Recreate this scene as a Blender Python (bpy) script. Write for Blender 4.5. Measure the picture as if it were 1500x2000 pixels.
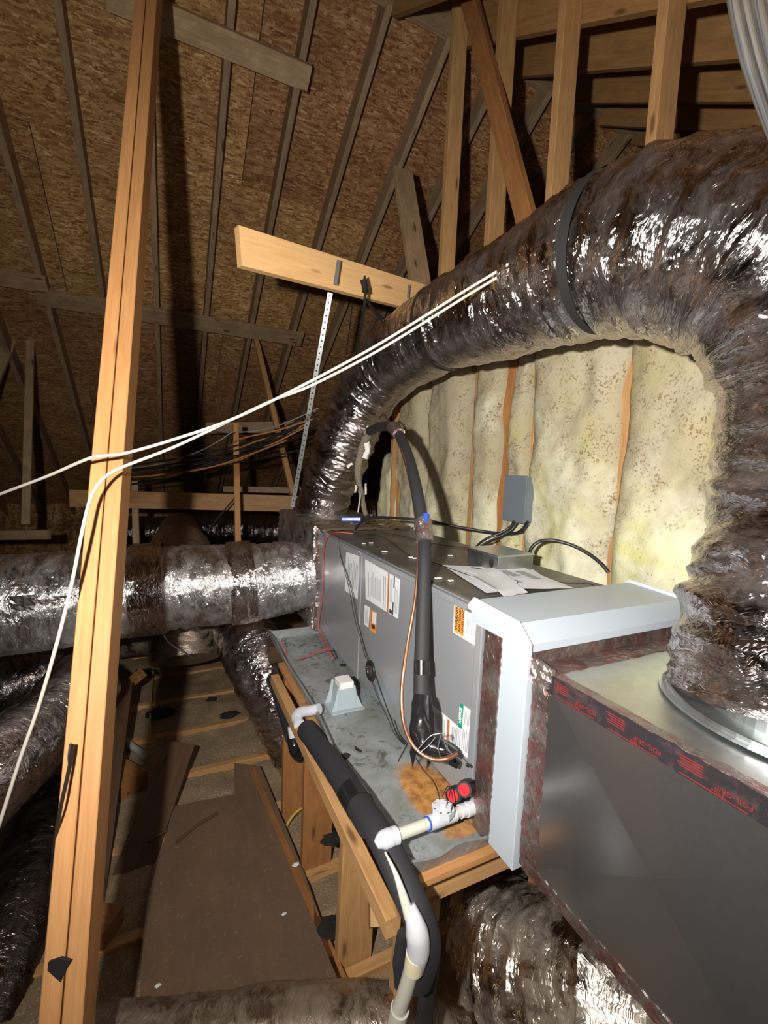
import bpy, math, random
import numpy as np
from mathutils import Matrix, Vector
random.seed(7)
rng = np.random.RandomState(11)
scene = bpy.context.scene
for o in list(bpy.data.objects): bpy.data.objects.remove(o)
COL = scene.collection
H = 1.62                                   # eye height above the joist tops; all coordinates below are eye-relative

# ---------------------------------------------------------------- camera
FPX = 875.0
def _basis(y, p, r):
    y, p, r = map(math.radians, (y, p, r))
    f = Vector((-math.sin(y) * math.cos(p), math.cos(y) * math.cos(p), math.sin(p)))
    rt = Vector((math.cos(y), math.sin(y), 0)); up = rt.cross(f)
    return math.cos(r) * rt + math.sin(r) * up, -math.sin(r) * rt + math.cos(r) * up, f
CR, CU, CF = _basis(-25.75, -5.8, 2.4)
cd = bpy.data.cameras.new('camera'); cam = bpy.data.objects.new('camera', cd); COL.objects.link(cam)
cd.sensor_fit = 'VERTICAL'; cd.sensor_height = 36.0; cd.lens = FPX * 36 / 2000; cd.clip_start = 0.02; cd.clip_end = 100
cam.matrix_world = Matrix(((CR.x, CU.x, -CF.x, 0), (CR.y, CU.y, -CF.y, 0), (CR.z, CU.z, -CF.z, H), (0, 0, 0, 1)))
scene.camera = cam

# ---------------------------------------------------------------- world, lamp, exposure
w = bpy.data.worlds.new('world'); scene.world = w; w.use_nodes = True
w.node_tree.nodes['Background'].inputs[0].default_value = (1.0, 0.86, 0.75, 1)
w.node_tree.nodes['Background'].inputs[1].default_value = 0.012
def lamp(name, loc, target, power, size, angle, blend, color):
    l = bpy.data.lights.new(name, 'SPOT'); l.energy = power; l.shadow_soft_size = size
    l.spot_size = math.radians(angle); l.spot_blend = blend; l.color = color
    o = bpy.data.objects.new(name, l); COL.objects.link(o)
    o.location = (loc[0], loc[1], loc[2] + H)
    o.rotation_euler = (Vector(target) - Vector(loc)).to_track_quat('-Z', 'Y').to_euler()
    return o
lamp('work_light', (-0.26, 0.04, 0.09), (1.25, 2.1, 0.05), 250, 0.022, 150, 1.0, (1.0, 0.96, 0.90))
lamp('lens_fill', (0.03, 0.0, 0.05), (1.1, 2.0, -0.1), 5, 0.01, 150, 1.0, (0.95, 0.97, 1.0))  # weak fill added beside the lens to lift the shadows, not a real lamp
scene.view_settings.view_transform = 'Standard'; scene.view_settings.look = 'None'
scene.view_settings.gamma = 1.0; scene.view_settings.use_curve_mapping = False
scene.view_settings.exposure = 0.0

# ---------------------------------------------------------------- pixel helpers (photo frame 1500 x 2000)
def ray(px, py):
    return CR * ((px - 750) / FPX) - CU * ((py - 1000) / FPX) + CF
def PD(px, py, d): return ray(px, py) * d
def PA(px, py, ax, v):
    r = ray(px, py); return r * (v / r[ax])
def PX(px, py, v): return PA(px, py, 0, v)
def PY(px, py, v): return PA(px, py, 1, v)
def PZ(px, py, v): return PA(px, py, 2, v)
ROOF_A = math.radians(32); RN = Vector((0, math.sin(ROOF_A), math.cos(ROOF_A))); RD = 3.4
RS = Vector((0, math.cos(ROOF_A), -math.sin(ROOF_A)))       # down the far slope
NB = math.radians(33); NN = Vector((0, -math.sin(NB), math.cos(NB))); ND = 0.70
NS = Vector((0, math.cos(NB), math.sin(NB)))                # up the near slope
def PR(px, py, D=RD):
    r = ray(px, py); return r * (D / RN.dot(r))

# ---------------------------------------------------------------- object helpers
WM = {}
def link(o, Mw, parent=None):
    COL.objects.link(o)
    if parent is not None:
        o.parent = parent; o.matrix_basis = WM[parent.name].inverted() @ Mw
    else:
        o.matrix_basis = Mw
    WM[o.name] = Mw.copy()
def tag(o, label=None, cat=None, group=None, kind=None):
    if label: o['label'] = label
    if cat: o['category'] = cat
    if group: o['group'] = group
    if kind: o['kind'] = kind
    return o
def thing(name, loc, label=None, cat=None, group=None, kind=None):
    o = bpy.data.objects.new(name, None); o.empty_display_size = 0.05
    link(o, Matrix.Translation(Vector(loc))); return tag(o, label, cat, group, kind)
def add(name, V, F, mat, parent=None, smooth=False, uv=None, Mw=None, auto=None):
    """V in world coordinates, or local ones when Mw is given."""
    V = np.asarray([tuple(v) for v in V] if not isinstance(V, np.ndarray) else V, dtype=float)
    if Mw is None:
        lo, hi = V.min(0), V.max(0)
        org = Vector(((lo[0] + hi[0]) / 2, (lo[1] + hi[1]) / 2, lo[2]))
        if parent is not None and name not in ORG: org = WM[parent.name].translation.copy()
        Mw = Matrix.Translation(org); V = V - np.array(org)
    me = bpy.data.meshes.new(name); me.from_pydata(V.tolist(), [], [list(map(int, f)) for f in F])
    if uv is not None:
        L = me.uv_layers.new(name='UVMap'); li = np.zeros(len(me.loops), dtype=np.int32)
        me.loops.foreach_get('vertex_index', li)
        if isinstance(uv, tuple): L.data.foreach_set('uv', np.asarray(uv[0])[:].ravel())
        else: L.data.foreach_set('uv', uv[li].ravel())
    for m in (mat if isinstance(mat, (list, tuple)) else [mat]): me.materials.append(m)
    if smooth:
        me.polygons.foreach_set('use_smooth', [True] * len(me.polygons))
        if auto: me.set_sharp_from_angle(angle=math.radians(auto))
    me.update()
    o = bpy.data.objects.new(name, me); link(o, Mw, parent); return o
ORG = set()
def basis(x, wdir):
    x = Vector(x).normalized(); y = Vector(wdir); y = (y - x * y.dot(x)).normalized(); z = x.cross(y)
    return x, y, z
def Mat(x, y, z, t):
    return Matrix(((x.x, y.x, z.x, t.x), (x.y, y.y, z.y, t.y), (x.z, y.z, z.z, t.z), (0, 0, 0, 1)))
def bevbox(l, w_, t, b=0.002, cut=(0, 0)):
    """box centred, length along x with chamfered long edges; cut skews the ends"""
    hw, ht = w_ / 2, t / 2
    sec = [(-hw + b, -ht), (hw - b, -ht), (hw, -ht + b), (hw, ht - b), (hw - b, ht), (-hw + b, ht), (-hw, ht - b), (-hw, -ht + b)]
    V = []
    for k, s in enumerate((-1, 1)):
        for (y, z) in sec: V.append((s * l / 2 + cut[k] * y, y, z))
    F = [[i, (i + 1) % 8, 8 + (i + 1) % 8, 8 + i] for i in range(8)] + [list(range(7, -1, -1)), list(range(8, 16))]
    return V, F
def beam(name, a, b, wdir, w_, t, mat, parent=None, cut=(0, 0), bev=0.002, **tg):
    a, b = Vector(a), Vector(b); x, y, z = basis(b - a, wdir)
    V, F = bevbox((b - a).length, w_, t, bev, cut)
    o = add(name, V, F, mat, parent, Mw=Mat(x, y, z, (a + b) / 2))
    return tag(o, **tg) if tg else o
def boxm(lo, hi, b=0.0):
    x0, y0, z0 = lo; x1, y1, z1 = hi
    if b <= 0:
        V = [(x0, y0, z0), (x1, y0, z0), (x1, y1, z0), (x0, y1, z0), (x0, y0, z1), (x1, y0, z1), (x1, y1, z1), (x0, y1, z1)]
        F = [(0, 3, 2, 1), (4, 5, 6, 7), (0, 1, 5, 4), (1, 2, 6, 5), (2, 3, 7, 6), (3, 0, 4, 7)]
        return V, F
    import bmesh
    bm = bmesh.new(); V, F = boxm(lo, hi)
    vs = [bm.verts.new(v) for v in V]; [bm.faces.new([vs[i] for i in f]) for f in F]
    bmesh.ops.bevel(bm, geom=list(bm.edges), offset=b, segments=2, profile=0.5, affect='EDGES')
    bm.verts.index_update()
    V = [tuple(v.co) for v in bm.verts]; F = [[v.index for v in f.verts] for f in bm.faces]; bm.free()
    return V, F
def box(name, lo, hi, mat, parent=None, b=0.0, **tg):
    V, F = boxm(lo, hi, b); o = add(name, V, F, mat, parent); return tag(o, **tg) if tg else o
def extrude(poly, d):
    """closed prism of a planar polygon (list of Vectors) pushed along d"""
    n = len(poly); V = [Vector(p) for p in poly] + [Vector(p) + Vector(d) for p in poly]
    F = [list(range(n))[::-1], list(range(n, 2 * n))] + [[i, (i + 1) % n, n + (i + 1) % n, n + i] for i in range(n)]
    return V, F
def join(*parts):
    V, F = [], []
    for v, f in parts:
        k = len(V); V += [tuple(p) for p in v]; F += [[i + k for i in q] for q in f]
    return V, F
def resample(P, ds):
    P = [np.array(p, float) for p in P]; Q = [2 * P[0] - P[1]] + P + [2 * P[-1] - P[-2]]; out = []
    for i in range(1, len(Q) - 2):
        p0, p1, p2, p3 = Q[i - 1:i + 3]; n = max(2, int(np.linalg.norm(p2 - p1) / (ds * 0.25)))
        for k in range(n):
            t = k / n
            out.append(.5 * ((2 * p1) + (-p0 + p2) * t + (2 * p0 - 5 * p1 + 4 * p2 - p3) * t * t + (-p0 + 3 * p1 - 3 * p2 + p3) * t ** 3))
    out.append(Q[-2]); out = np.array(out)
    s = np.r_[0, np.cumsum(np.linalg.norm(np.diff(out, axis=0), axis=1))]
    n = max(3, int(s[-1] / ds) + 1); u = np.linspace(0, s[-1], n)
    return np.stack([np.interp(u, s, out[:, k]) for k in range(3)], 1), u
def frames(C, up=(0, 0, 1)):
    T = np.gradient(C, axis=0); T /= np.linalg.norm(T, axis=1)[:, None]
    n = np.cross(T[0], up)
    if np.linalg.norm(n) < .1: n = np.cross(T[0], (1, 0, 0))
    n /= np.linalg.norm(n); N = []
    for t in T:
        n = n - t * n.dot(t); n /= np.linalg.norm(n); N.append(n.copy())
    N = np.array(N); return T, N, np.cross(T, N)
def tubeg(P, r, seg=10, ds=0.02, disp=None, caps=True, thick=None, up=(0, 0, 1), flat=(1, 1), a0=0.0, a1=2 * math.pi):
    C, u = resample(P, ds); T, N, B = frames(C, up)
    rr = np.interp(np.linspace(0, 1, len(u)), np.linspace(0, 1, len(r)), r) if isinstance(r, (list, tuple)) else np.full(len(u), r)
    closed = abs(a1 - a0 - 2 * math.pi) < 1e-6
    m = seg if closed else seg + 1
    th = a0 + (a1 - a0) * np.arange(m) / seg
    R = rr[:, None] + (disp(u, th, rr) if disp else 0)
    V = C[:, None, :] + N[:, None, :] * (R * np.cos(th) * flat[0])[..., None] + B[:, None, :] * (R * np.sin(th) * flat[1])[..., None]
    n = len(u); idx = np.arange(n * m).reshape(n, m)
    if closed:
        a = idx[:-1]; b = np.roll(idx, -1, 1)[:-1]; c = np.roll(idx, -1, 1)[1:]; d = idx[1:]
    else: a = idx[:-1, :-1]; b = idx[:-1, 1:]; c = idx[1:, 1:]; d = idx[1:, :-1]
    F = np.stack([a, b, c, d], -1).reshape(-1, 4).tolist()
    uvv = np.stack(np.broadcast_arrays(u[:, None], (th * rr.mean())[None, :]), -1).reshape(-1, 2)
    Vf = V.reshape(-1, 3)
    if caps and closed: F.append(idx[0].tolist()); F.append(idx[-1][::-1].tolist())
    return Vf, F, uvv
def tube(name, P, r, mat, parent=None, seg=10, ds=0.02, disp=None, caps=True, flat=(1, 1), up=(0, 0, 1), a0=0., a1=2 * math.pi, **tg):
    V, F, uv = tubeg(P, r, seg, ds, disp, caps, None, up, flat, a0, a1)
    # the seam column needs v = full turn: unwrap per loop
    luv = []
    m = seg
    full = 2 * math.pi * (r if not isinstance(r, (list, tuple)) else sum(r) / len(r))
    for f in F:
        q = uv[f]
        if len(f) == 4 and q[:, 1].max() - q[:, 1].min() > full * 0.5:
            q = q.copy(); q[q[:, 1] < full * 0.5, 1] += full
        luv.append(q)
    o = add(name, V, F, mat, parent, smooth=True, uv=(np.concatenate(luv),), auto=60)
    return tag(o, **tg) if tg else o
def vnoise(x, y, seed, py=None):
    r = np.random.RandomState(seed).rand(256, 256)
    xi = np.floor(x).astype(int); yi = np.floor(y).astype(int); fx = x - xi; fy = y - yi
    fx = fx * fx * (3 - 2 * fx); fy = fy * fy * (3 - 2 * fy)
    y0 = yi % (py or 256); y1 = (yi + 1) % (py or 256); x0 = xi % 256; x1 = (xi + 1) % 256
    return (r[x0, y0] * (1 - fx) + r[x1, y0] * fx) * (1 - fy) + (r[x0, y1] * (1 - fx) + r[x1, y1] * fx) * fy
def foil_disp(seed, pleat=0.010, ls=0.05, crump=0.003, sag=0.010, kth=3, ring=0.0, wire=0.045, twist=0.25):
    def f(u, th, rr):
        U, TH = np.meshgrid(u, th, indexing='ij'); k = TH / (2 * math.pi)
        warp = vnoise(U / .15, k * 6, seed, 6) * .08 + vnoise(U / .05, k * 14, seed + 1, 14) * .015
        a = vnoise((U + warp) / ls, k * kth, seed + 2, kth); a = 1 - np.abs(2 * a - 1)
        b = vnoise((U + warp) / (ls * .42), k * kth * 2, seed + 3, kth * 2); b = 1 - np.abs(2 * b - 1)
        c = vnoise((U + warp * .5) / .011, k * 34, seed + 4, 34)
        d = vnoise(U / .3, k * 3, seed + 5, 3)
        e = vnoise(U / .02 + k * 5, k * 20, seed + 6, 20); e = 1 - np.abs(2 * e - 1)
        msk = vnoise(U / .25, k * 4, seed + 8, 4)
        R = pleat * (.3 + msk) * (a ** 2 * 1.2 + b ** 2 * .55 - .6) + crump * (c - .5) + crump * .8 * e ** 3 + sag * (d - .5) * 2
        if ring: R = R + ring * np.abs(np.sin(np.pi * U / wire))
        return R
    return f

# ---------------------------------------------------------------- materials
class NT:
    def __init__(s, name):
        s.m = bpy.data.materials.new(name); s.m.use_nodes = True; s.t = s.m.node_tree
        s.b = s.t.nodes['Principled BSDF']; s.i = s.b.inputs
    def n(s, typ, **kw):
        nd = s.t.nodes.new('ShaderNode' + typ)
        for k, v in kw.items():
            if k == 'ins':
                for a, b in v.items(): s.set(nd, a, b)
            else: setattr(nd, k, v)
        return nd
    def set(s, nd, a, b):
        if hasattr(b, 'is_linked') or isinstance(b, bpy.types.NodeSocket): s.t.links.new(b, nd.inputs[a])
        else: nd.inputs[a].default_value = b
    def coord(s, which='Object', scale=(1, 1, 1), rot=(0, 0, 0), rand=True):
        v = s.n('TexCoord').outputs[which]
        if rand:
            oi = s.n('ObjectInfo').outputs['Random']
            mu = s.n('Math', operation='MULTIPLY', ins={0: oi, 1: 37.0}).outputs[0]
            v = s.n('VectorMath', operation='ADD', ins={0: v, 1: mu}).outputs[0]
        return s.n('Mapping', ins={'Vector': v, 'Scale': scale, 'Rotation': rot}).outputs[0]
    def noise(s, vec, scale, detail=4, rough=.6, dist=0, out='Fac'):
        return s.n('TexNoise', ins={'Vector': vec, 'Scale': scale, 'Detail': detail, 'Roughness': rough, 'Distortion': dist}).outputs[out]
    def voro(s, vec, scale, feature='F1', out='Distance'):
        return s.n('TexVoronoi', feature=feature, ins={'Vector': vec, 'Scale': scale}).outputs[out]
    def ramp(s, fac, stops, interp='LINEAR'):
        r = s.n('ValToRGB', ins={0: fac}); cr = r.color_ramp; cr.interpolation = interp
        while len(cr.elements) < len(stops): cr.elements.new(.5)
        for e, (p, c) in zip(cr.elements, stops):
            e.position = p; e.color = (c, c, c, 1) if isinstance(c, (int, float)) else (*c, 1)
        return r.outputs[0]
    def mix(s, f, a, b, mode='MIX'):
        nd = s.n('Mix', data_type='RGBA', blend_type=mode)
        s.set(nd, 0, f)
        for k, v in ((6, a), (7, b)):
            if isinstance(v, tuple): v = (*v, 1) if len(v) == 3 else v
            s.set(nd, k, v)
        return nd.outputs[2]
    def math(s, op, a, b=0.0): return s.n('Math', operation=op, ins={0: a, 1: b}).outputs[0]
    def bump(s, h, strength=.3, dist=.002, normal=None):
        nd = s.n('Bump', ins={'Height': h, 'Strength': strength, 'Distance': dist})
        if normal is not None: s.set(nd, 'Normal', normal)
        return nd.outputs[0]
    def done(s, color=None, rough=None, metal=None, normal=None, spec=None, coat=None):
        for k, v in (('Base Color', color), ('Roughness', rough), ('Metallic', metal), ('Normal', normal), ('Specular IOR Level', spec), ('Coat Weight', coat)):
            if v is None: continue
            if isinstance(v, tuple) and len(v) == 3: v = (*v, 1)
            s.set(s.b, k, v)
        return s.m
def wood(name, c1, c2, knot=(.12, .05, .02), dirt=0.0, rough=.6, stain=(.08, .05, .03)):
    t = NT(name); v = t.coord('Object', (1.3, 14, 14)); g = t.noise(v, 3.0, 6, .65, 1.2)
    f = t.noise(t.coord('Object', (3, 160, 160)), 2.0, 3, .6)
    col = t.ramp(g, [(.3, c2), (.62, c1)])
    col = t.mix(t.ramp(f, [(.35, .35), (.7, 0.0)]), col, tuple(x * .72 for x in c2))
    kv = t.coord('Object', (3.2, 13, 13)); d = t.voro(kv, 1.0); d2 = t.noise(kv, 6, 2)
    kk = t.math('ADD', d, t.math('MULTIPLY', d2, .08))
    col = t.mix(t.ramp(kk, [(.10, .9), (.19, 0.0)]), col, knot)
    if dirt:
        dn = t.noise(t.coord('Object', (5, 9, 9)), 1.5, 6, .7)
        col = t.mix(t.ramp(dn, [(.42, dirt), (.68, 0.0)]), col, stain)
    oi = t.n('ObjectInfo').outputs['Random']
    hsv = t.n('HueSaturation', ins={'Color': col, 'Value': t.n('MapRange', ins={0: oi, 3: .85, 4: 1.12}).outputs[0]}).outputs[0]
    return t.done(hsv, rough, 0.0, t.bump(t.math('ADD', f, g), .15, .001), .35)
M = {}
M['pine'] = wood('pine_new', (.55, .275, .105), (.44, .205, .07), (.25, .11, .04))
M['pine_pale'] = wood('pine_pale', (.84, .52, .24), (.70, .41, .17), (.30, .14, .06))
M['stud'] = wood('stud_wood', (.60, .34, .145), (.44, .23, .085), (.16, .07, .03), .15)
M['orange'] = wood('orange_wood', (.45, .20, .065), (.32, .13, .04), (.10, .04, .02), .25)
M['aged'] = wood('aged_wood', (.54, .37, .21), (.38, .25, .135), (.08, .045, .02), .35)
M['rafter'] = wood('rafter_wood', (.46, .32, .185), (.31, .20, .11), (.07, .04, .02), .35)
M['rafter2'] = wood('rafter_warm', (.44, .235, .085), (.30, .15, .05), (.12, .06, .03), .2)
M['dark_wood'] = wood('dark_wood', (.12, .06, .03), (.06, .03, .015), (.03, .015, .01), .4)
def osb():
    t = NT('osb_flakes'); base = t.coord('Object')
    w_ = t.n('TexNoise', ins={'Vector': base, 'Scale': 6.0, 'Detail': 2.0}).outputs['Color']
    cols = []
    for k, (rot, sc) in enumerate(((.3, (13, 80, 1)), (1.4, (18, 95, 1)), (-.8, (15, 85, 1)), (2.3, (24, 110, 1)))):
        vv = t.n('VectorMath', operation='MULTIPLY_ADD', ins={0: w_, 1: (.05, .05, 0), 2: base}).outputs[0]
        mp = t.n('Mapping', ins={'Vector': vv, 'Scale': sc, 'Rotation': (0, 0, rot), 'Location': (k * 3.3, k * 1.7, 0)}).outputs[0]
        cols.append(t.voro(mp, 1.0, 'F1', 'Color'))
    bw = [t.n('SeparateColor', ins={0: c}).outputs[0] for c in cols]
    m1 = t.ramp(t.noise(base, 14, 3, .7), [(.46, 0.0), (.5, 1.0)]); m2 = t.ramp(t.noise(t.coord('Object', (1, 1, 1), (1, 2, 3)), 19, 3, .7), [(.5, 0.0), (.54, 1.0)])
    m3 = t.ramp(t.noise(t.coord('Object', (1, 1, 1), (2, 1, 0)), 11, 3, .7), [(.52, 0.0), (.56, 1.0)])
    f = t.mix(m1, bw[0], bw[1]); f = t.mix(m2, f, bw[2]); f = t.mix(m3, f, bw[3])
    col = t.ramp(f, [(0.0, (.20, .085, .032)), (.3, (.37, .18, .065)), (.62, (.50, .28, .11)), (.9, (.62, .39, .17)), (1.0, (.78, .55, .30))])
    big = t.noise(base, 1.6, 5, .6); col = t.mix(t.ramp(big, [(.35, .45), (.65, 0.0)]), col, (.14, .06, .025))
    oi = t.n('ObjectInfo').outputs['Random']
    hsv = t.n('HueSaturation', ins={'Color': col, 'Value': t.n('MapRange', ins={0: oi, 3: .75, 4: 1.1}).outputs[0], 'Hue': t.n('MapRange', ins={0: oi, 3: .49, 4: .505}).outputs[0]}).outputs[0]
    return t.done(hsv, .75, 0., t.bump(f, .25, .002), .25)
M['osb'] = osb()
def foil(name, base=(.80, .80, .82), rough=.16, uvs=1.0, dust=.35, dustc=(.24, .17, .11), scrim=True, crinkle=.6, brown=.5):
    t = NT(name); uv = t.n('TexCoord').outputs['UV']
    def mp(sx, sy, l=0): return t.n('Mapping', ins={'Vector': uv, 'Scale': (sx, sy, 1), 'Location': (l, l * .7, 0)}).outputs[0]
    wob = t.n('TexNoise', ins={'Vector': mp(1, 1), 'Scale': 14.0, 'Detail': 3.0}).outputs['Color']
    def wv(sx, sy, amt, l=0):
        return t.n('Mapping', ins={'Vector': t.n('VectorMath', operation='MULTIPLY_ADD', ins={0: wob, 1: (amt, amt, 0), 2: uv}).outputs[0], 'Scale': (sx, sy, 1), 'Location': (l, l, 0)}).outputs[0]
    n1 = t.noise(wv(60, 9, .06), 1.0, 4, .6, .8)          # long pleats round the duct
    rid = t.math('ABSOLUTE', t.math('SUBTRACT', n1, .5))
    n2 = t.voro(wv(80, 22, .05, 3), 1.0, 'F1', 'Distance') # crumple facets
    n3 = t.voro(wv(210, 120, .03, 5), 1.0, 'F1', 'Distance')
    h = t.math('ADD', t.math('MULTIPLY', rid, -2.6), t.math('ADD', t.math('MULTIPLY', n2, .28), t.math('MULTIPLY', n3, .07)))
    nrm = t.bump(h, crinkle, .006)
    dn = t.noise(wv(14, 7, .1, 8), 1.0, 6, .7)
    dm = t.math('MULTIPLY', t.ramp(dn, [(.42, 0.0), (.70, 1.0)]), dust)
    col = t.mix(t.ramp(t.noise(wv(5, 4, .2, 2), 1.0, 5, .65), [(.35, 0.0), (.65, brown)]), base, (.40, .27, .19))
    if scrim:
        ed = t.voro(t.n('Mapping', ins={'Vector': uv, 'Scale': (26, 26, 1), 'Rotation': (0, 0, .78)}).outputs[0], 1.0, 'DISTANCE_TO_EDGE')
        col = t.mix(t.ramp(ed, [(.0, .3), (.04, 0.0)]), col, (.40, .34, .28))
    col = t.mix(dm, col, dustc)
    met = t.math('SUBTRACT', 1.0, dm)
    ro = t.n('MapRange', ins={0: t.math('ADD', dm, t.math('MULTIPLY', n1, .15)), 3: rough, 4: .75}).outputs[0]
    return t.done(col, ro, met, nrm)
M['foil'] = foil('duct_film', (.64, .60, .60), .07, dust=.08, dustc=(.13, .085, .055), crinkle=.6, brown=.25)
M['foil_bright'] = foil('duct_foil', (.80, .79, .80), .24, dust=.25, crinkle=.75, brown=.2, dustc=(.26, .21, .17))
M['foil_dusty_shaded'] = foil('duct_foil_dusty_shaded', (.45, .38, .30), .3, dust=.8, dustc=(.10, .068, .042), crinkle=.5)  # dust brown, darkened further to paint in the shade over the bottom duct
M['foil_mid'] = foil('duct_foil_brown', (.74, .68, .60), .16, dust=.5, dustc=(.30, .22, .14), crinkle=.6, brown=.4)
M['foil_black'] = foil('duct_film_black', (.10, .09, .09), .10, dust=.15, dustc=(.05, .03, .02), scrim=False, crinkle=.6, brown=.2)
def simple(name, col, rough=.5, metal=0., nscale=30, namt=.12, bump=0.0, spec=.5, coords='Object'):
    t = NT(name); v = t.coord(coords); n = t.noise(v, nscale, 5, .6)
    c = t.mix(t.ramp(n, [(.3, namt), (.7, 0.0)]), col, tuple(x * .55 for x in col))
    return t.done(c, rough, metal, t.bump(n, bump, .002) if bump else None, spec)
def steel(name, col=(.62, .65, .66), rough=.32, grease=.3, white=.0):
    t = NT(name); v = t.coord('Object', (1, 1, 1)); n = t.noise(v, 9, 6, .7); f = t.voro(v, 55, 'F1', 'Color')
    g = t.n('SeparateColor', ins={0: f}).outputs[0]
    c = t.mix(t.math('MULTIPLY', g, .22), col, tuple(x * .6 for x in col))
    c = t.mix(t.ramp(n, [(.45, grease), (.62, 0.0)]), c, (.12, .12, .12))
    ro = t.n('MapRange', ins={0: n, 3: rough * .8, 4: rough * 1.6}).outputs[0]
    return t.done(c, ro, 1.0 - white, t.bump(n, .05, .001))
M['galv'] = steel('galvanised_steel')
M['galv_dull'] = steel('dull_pan_rim', (.40, .42, .43), .38, .35, .45)
M['galv_light'] = steel('galvanised_top', (.74, .78, .78), .30, .08)
def plen():
    t = NT('plenum_sheet'); v = t.coord('Object', rand=False); n = t.noise(v, 260, 3, .7); b = t.noise(v, 5, 4, .6)
    g = t.noise(t.coord('Object', (1, 1, 1), (0, 0, 0), False), 60, 6, .75)
    c = t.mix(t.ramp(b, [(.35, 0.0), (.7, .35)]), (.42, .42, .44), (.32, .30, .285)); c = t.mix(t.math('MULTIPLY', n, .4), c, (.22, .22, .22))
    return t.done(c, t.n('MapRange', ins={0: g, 3: .19, 4: .30}).outputs[0], .92, t.bump(n, .03, .0006))
M['plenum'] = plen()
def cabinet():
    t = NT('grey_enamel'); v = t.coord('Object', rand=False); n = t.noise(v, 220, 3, .7); b = t.noise(v, 4, 4, .6)
    c = t.mix(t.ramp(b, [(.3, .25), (.7, 0.0)]), (.33, .34, .365), (.25, .26, .28))
    return t.done(c, .33, .35, t.bump(n, .12, .0006), .5, .15)
M['cabinet'] = cabinet()
def cabtop():
    t = NT('dirty_grey_top'); v = t.coord('Object', rand=False); n = t.noise(v, 7, 6, .7, .6); n2 = t.noise(v, 60, 4, .7)
    c = t.mix(t.ramp(n, [(.35, 0.0), (.65, 1.0)]), (.17, .155, .135), (.075, .065, .055)); c = t.mix(t.ramp(n2, [(.62, 0.0), (.72, .5)]), c, (.3, .27, .22))
    return t.done(c, .38, .4, t.bump(n2, .1, .001))
M['cabtop'] = cabtop()
M['white_metal'] = simple('pale_blue_white_enamel', (.40, .45, .50), .38, 0., 3, .04)
M['white_rim'] = simple('white_enamel', (.52, .56, .60), .35, 0., 3, .03)
def tape(name='foil_tape', red=.5, dark=.5):
    t = NT(name); v = t.coord('Object', (1, 1, 1)); a = t.noise(v, 20, 6, .75, .8); b = t.noise(v, 9, 5, .7); w_ = t.noise(v, 70, 4, .7, 1.0)
    c = t.mix(t.ramp(a, [(.46, 0.0), (.56, red)]), (.42, .38, .35), (.42, .03, .03))
    c = t.mix(t.ramp(b, [(.40, dark), (.6, 0.0)]), c, (.07, .035, .03))
    return t.done(c, t.n('MapRange', ins={0: w_, 3: .16, 4: .45}).outputs[0], .85, t.bump(w_, .7, .004))
M['tape'] = tape()
M['tape_bright'] = tape('foil_tape_bright', .35, .1)
def tapeb():
    t = NT('black_printed_tape'); v = t.coord('Object', (1, 1, 1)); a = t.noise(v, 30, 5, .7); w_ = t.noise(v, 50, 4, .7)
    c = t.mix(t.ramp(a, [(.5, 0.0), (.66, .5)]), (.035, .03, .035), (.13, .07, .07))
    return t.done(c, .32, .3, t.bump(w_, .3, .002))
M['tape_black'] = tapeb()
M['red_ink'] = simple('red_ink', (.25, .03, .03), .5, .3, 60, .5)
def batt():
    t = NT('fiberglass'); v = t.coord('Object', (1, 1, 1)); a = t.noise(v, 5, 5, .6, .4); b = t.noise(v, 2.6, 5, .65); f = t.noise(v, 70, 5, .7); s = t.noise(v, 110, 3, .6)
    c = t.ramp(a, [(.3, (.57, .55, .25)), (.45, (.60, .585, .40)), (.7, (.64, .63, .51))])
    c = t.mix(t.ramp(f, [(.3, .22), (.6, 0.0)]), c, (.60, .54, .30))
    gr = t.n('SeparateXYZ', ins={0: t.n('TexCoord').outputs['Object']}).outputs[2]
    top = t.n('MapRange', ins={0: gr, 1: .75, 2: 1.6}).outputs[0]
    br = t.math('ADD', b, t.math('MULTIPLY', top, .30))
    c = t.mix(t.math('MULTIPLY', t.ramp(br, [(.47, 0.0), (.66, 1.0)]), .62), c, (.27, .20, .12))
    clus = t.ramp(t.noise(v, 12, 5, .75), [(.46, .05), (.60, 1.0)])
    dm = t.math('MULTIPLY', t.math('MULTIPLY', t.ramp(s, [(.52, 0.0), (.60, .85)]), clus), t.ramp(br, [(.42, .10), (.60, 1.0)]))
    c = t.mix(dm, c, (.19, .10, .05))
    s2 = t.voro(t.coord('Object', (1, 1, .6)), 34); c = t.mix(t.ramp(s2, [(.06, .6), (.10, 0.0)]), c, (.22, .13, .07))
    return t.done(c, .95, 0., t.bump(t.math('ADD', f, a), .5, .006), .1)
M['batt'] = batt()
def fill():
    t = NT('loose_fill'); v = t.coord('Object', rand=False); a = t.noise(v, 120, 4, .8); b = t.noise(v, 5, 5, .6); s = t.voro(v, 190, 'F1', 'Color')
    g = t.n('SeparateColor', ins={0: s}).outputs[0]
    c = t.mix(a, (.19, .13, .075), (.54, .39, .235)); c = t.mix(t.ramp(g, [(.78, 0.0), (.97, .6)]), c, (.60, .53, .42)); c = t.mix(t.ramp(b, [(.35, .4), (.6, 0.0)]), c, (.09, .065, .04))
    return t.done(c, .95, 0., t.bump(t.math('ADD', a, g), .8, .008), .1)
M['fill'] = fill()
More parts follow.
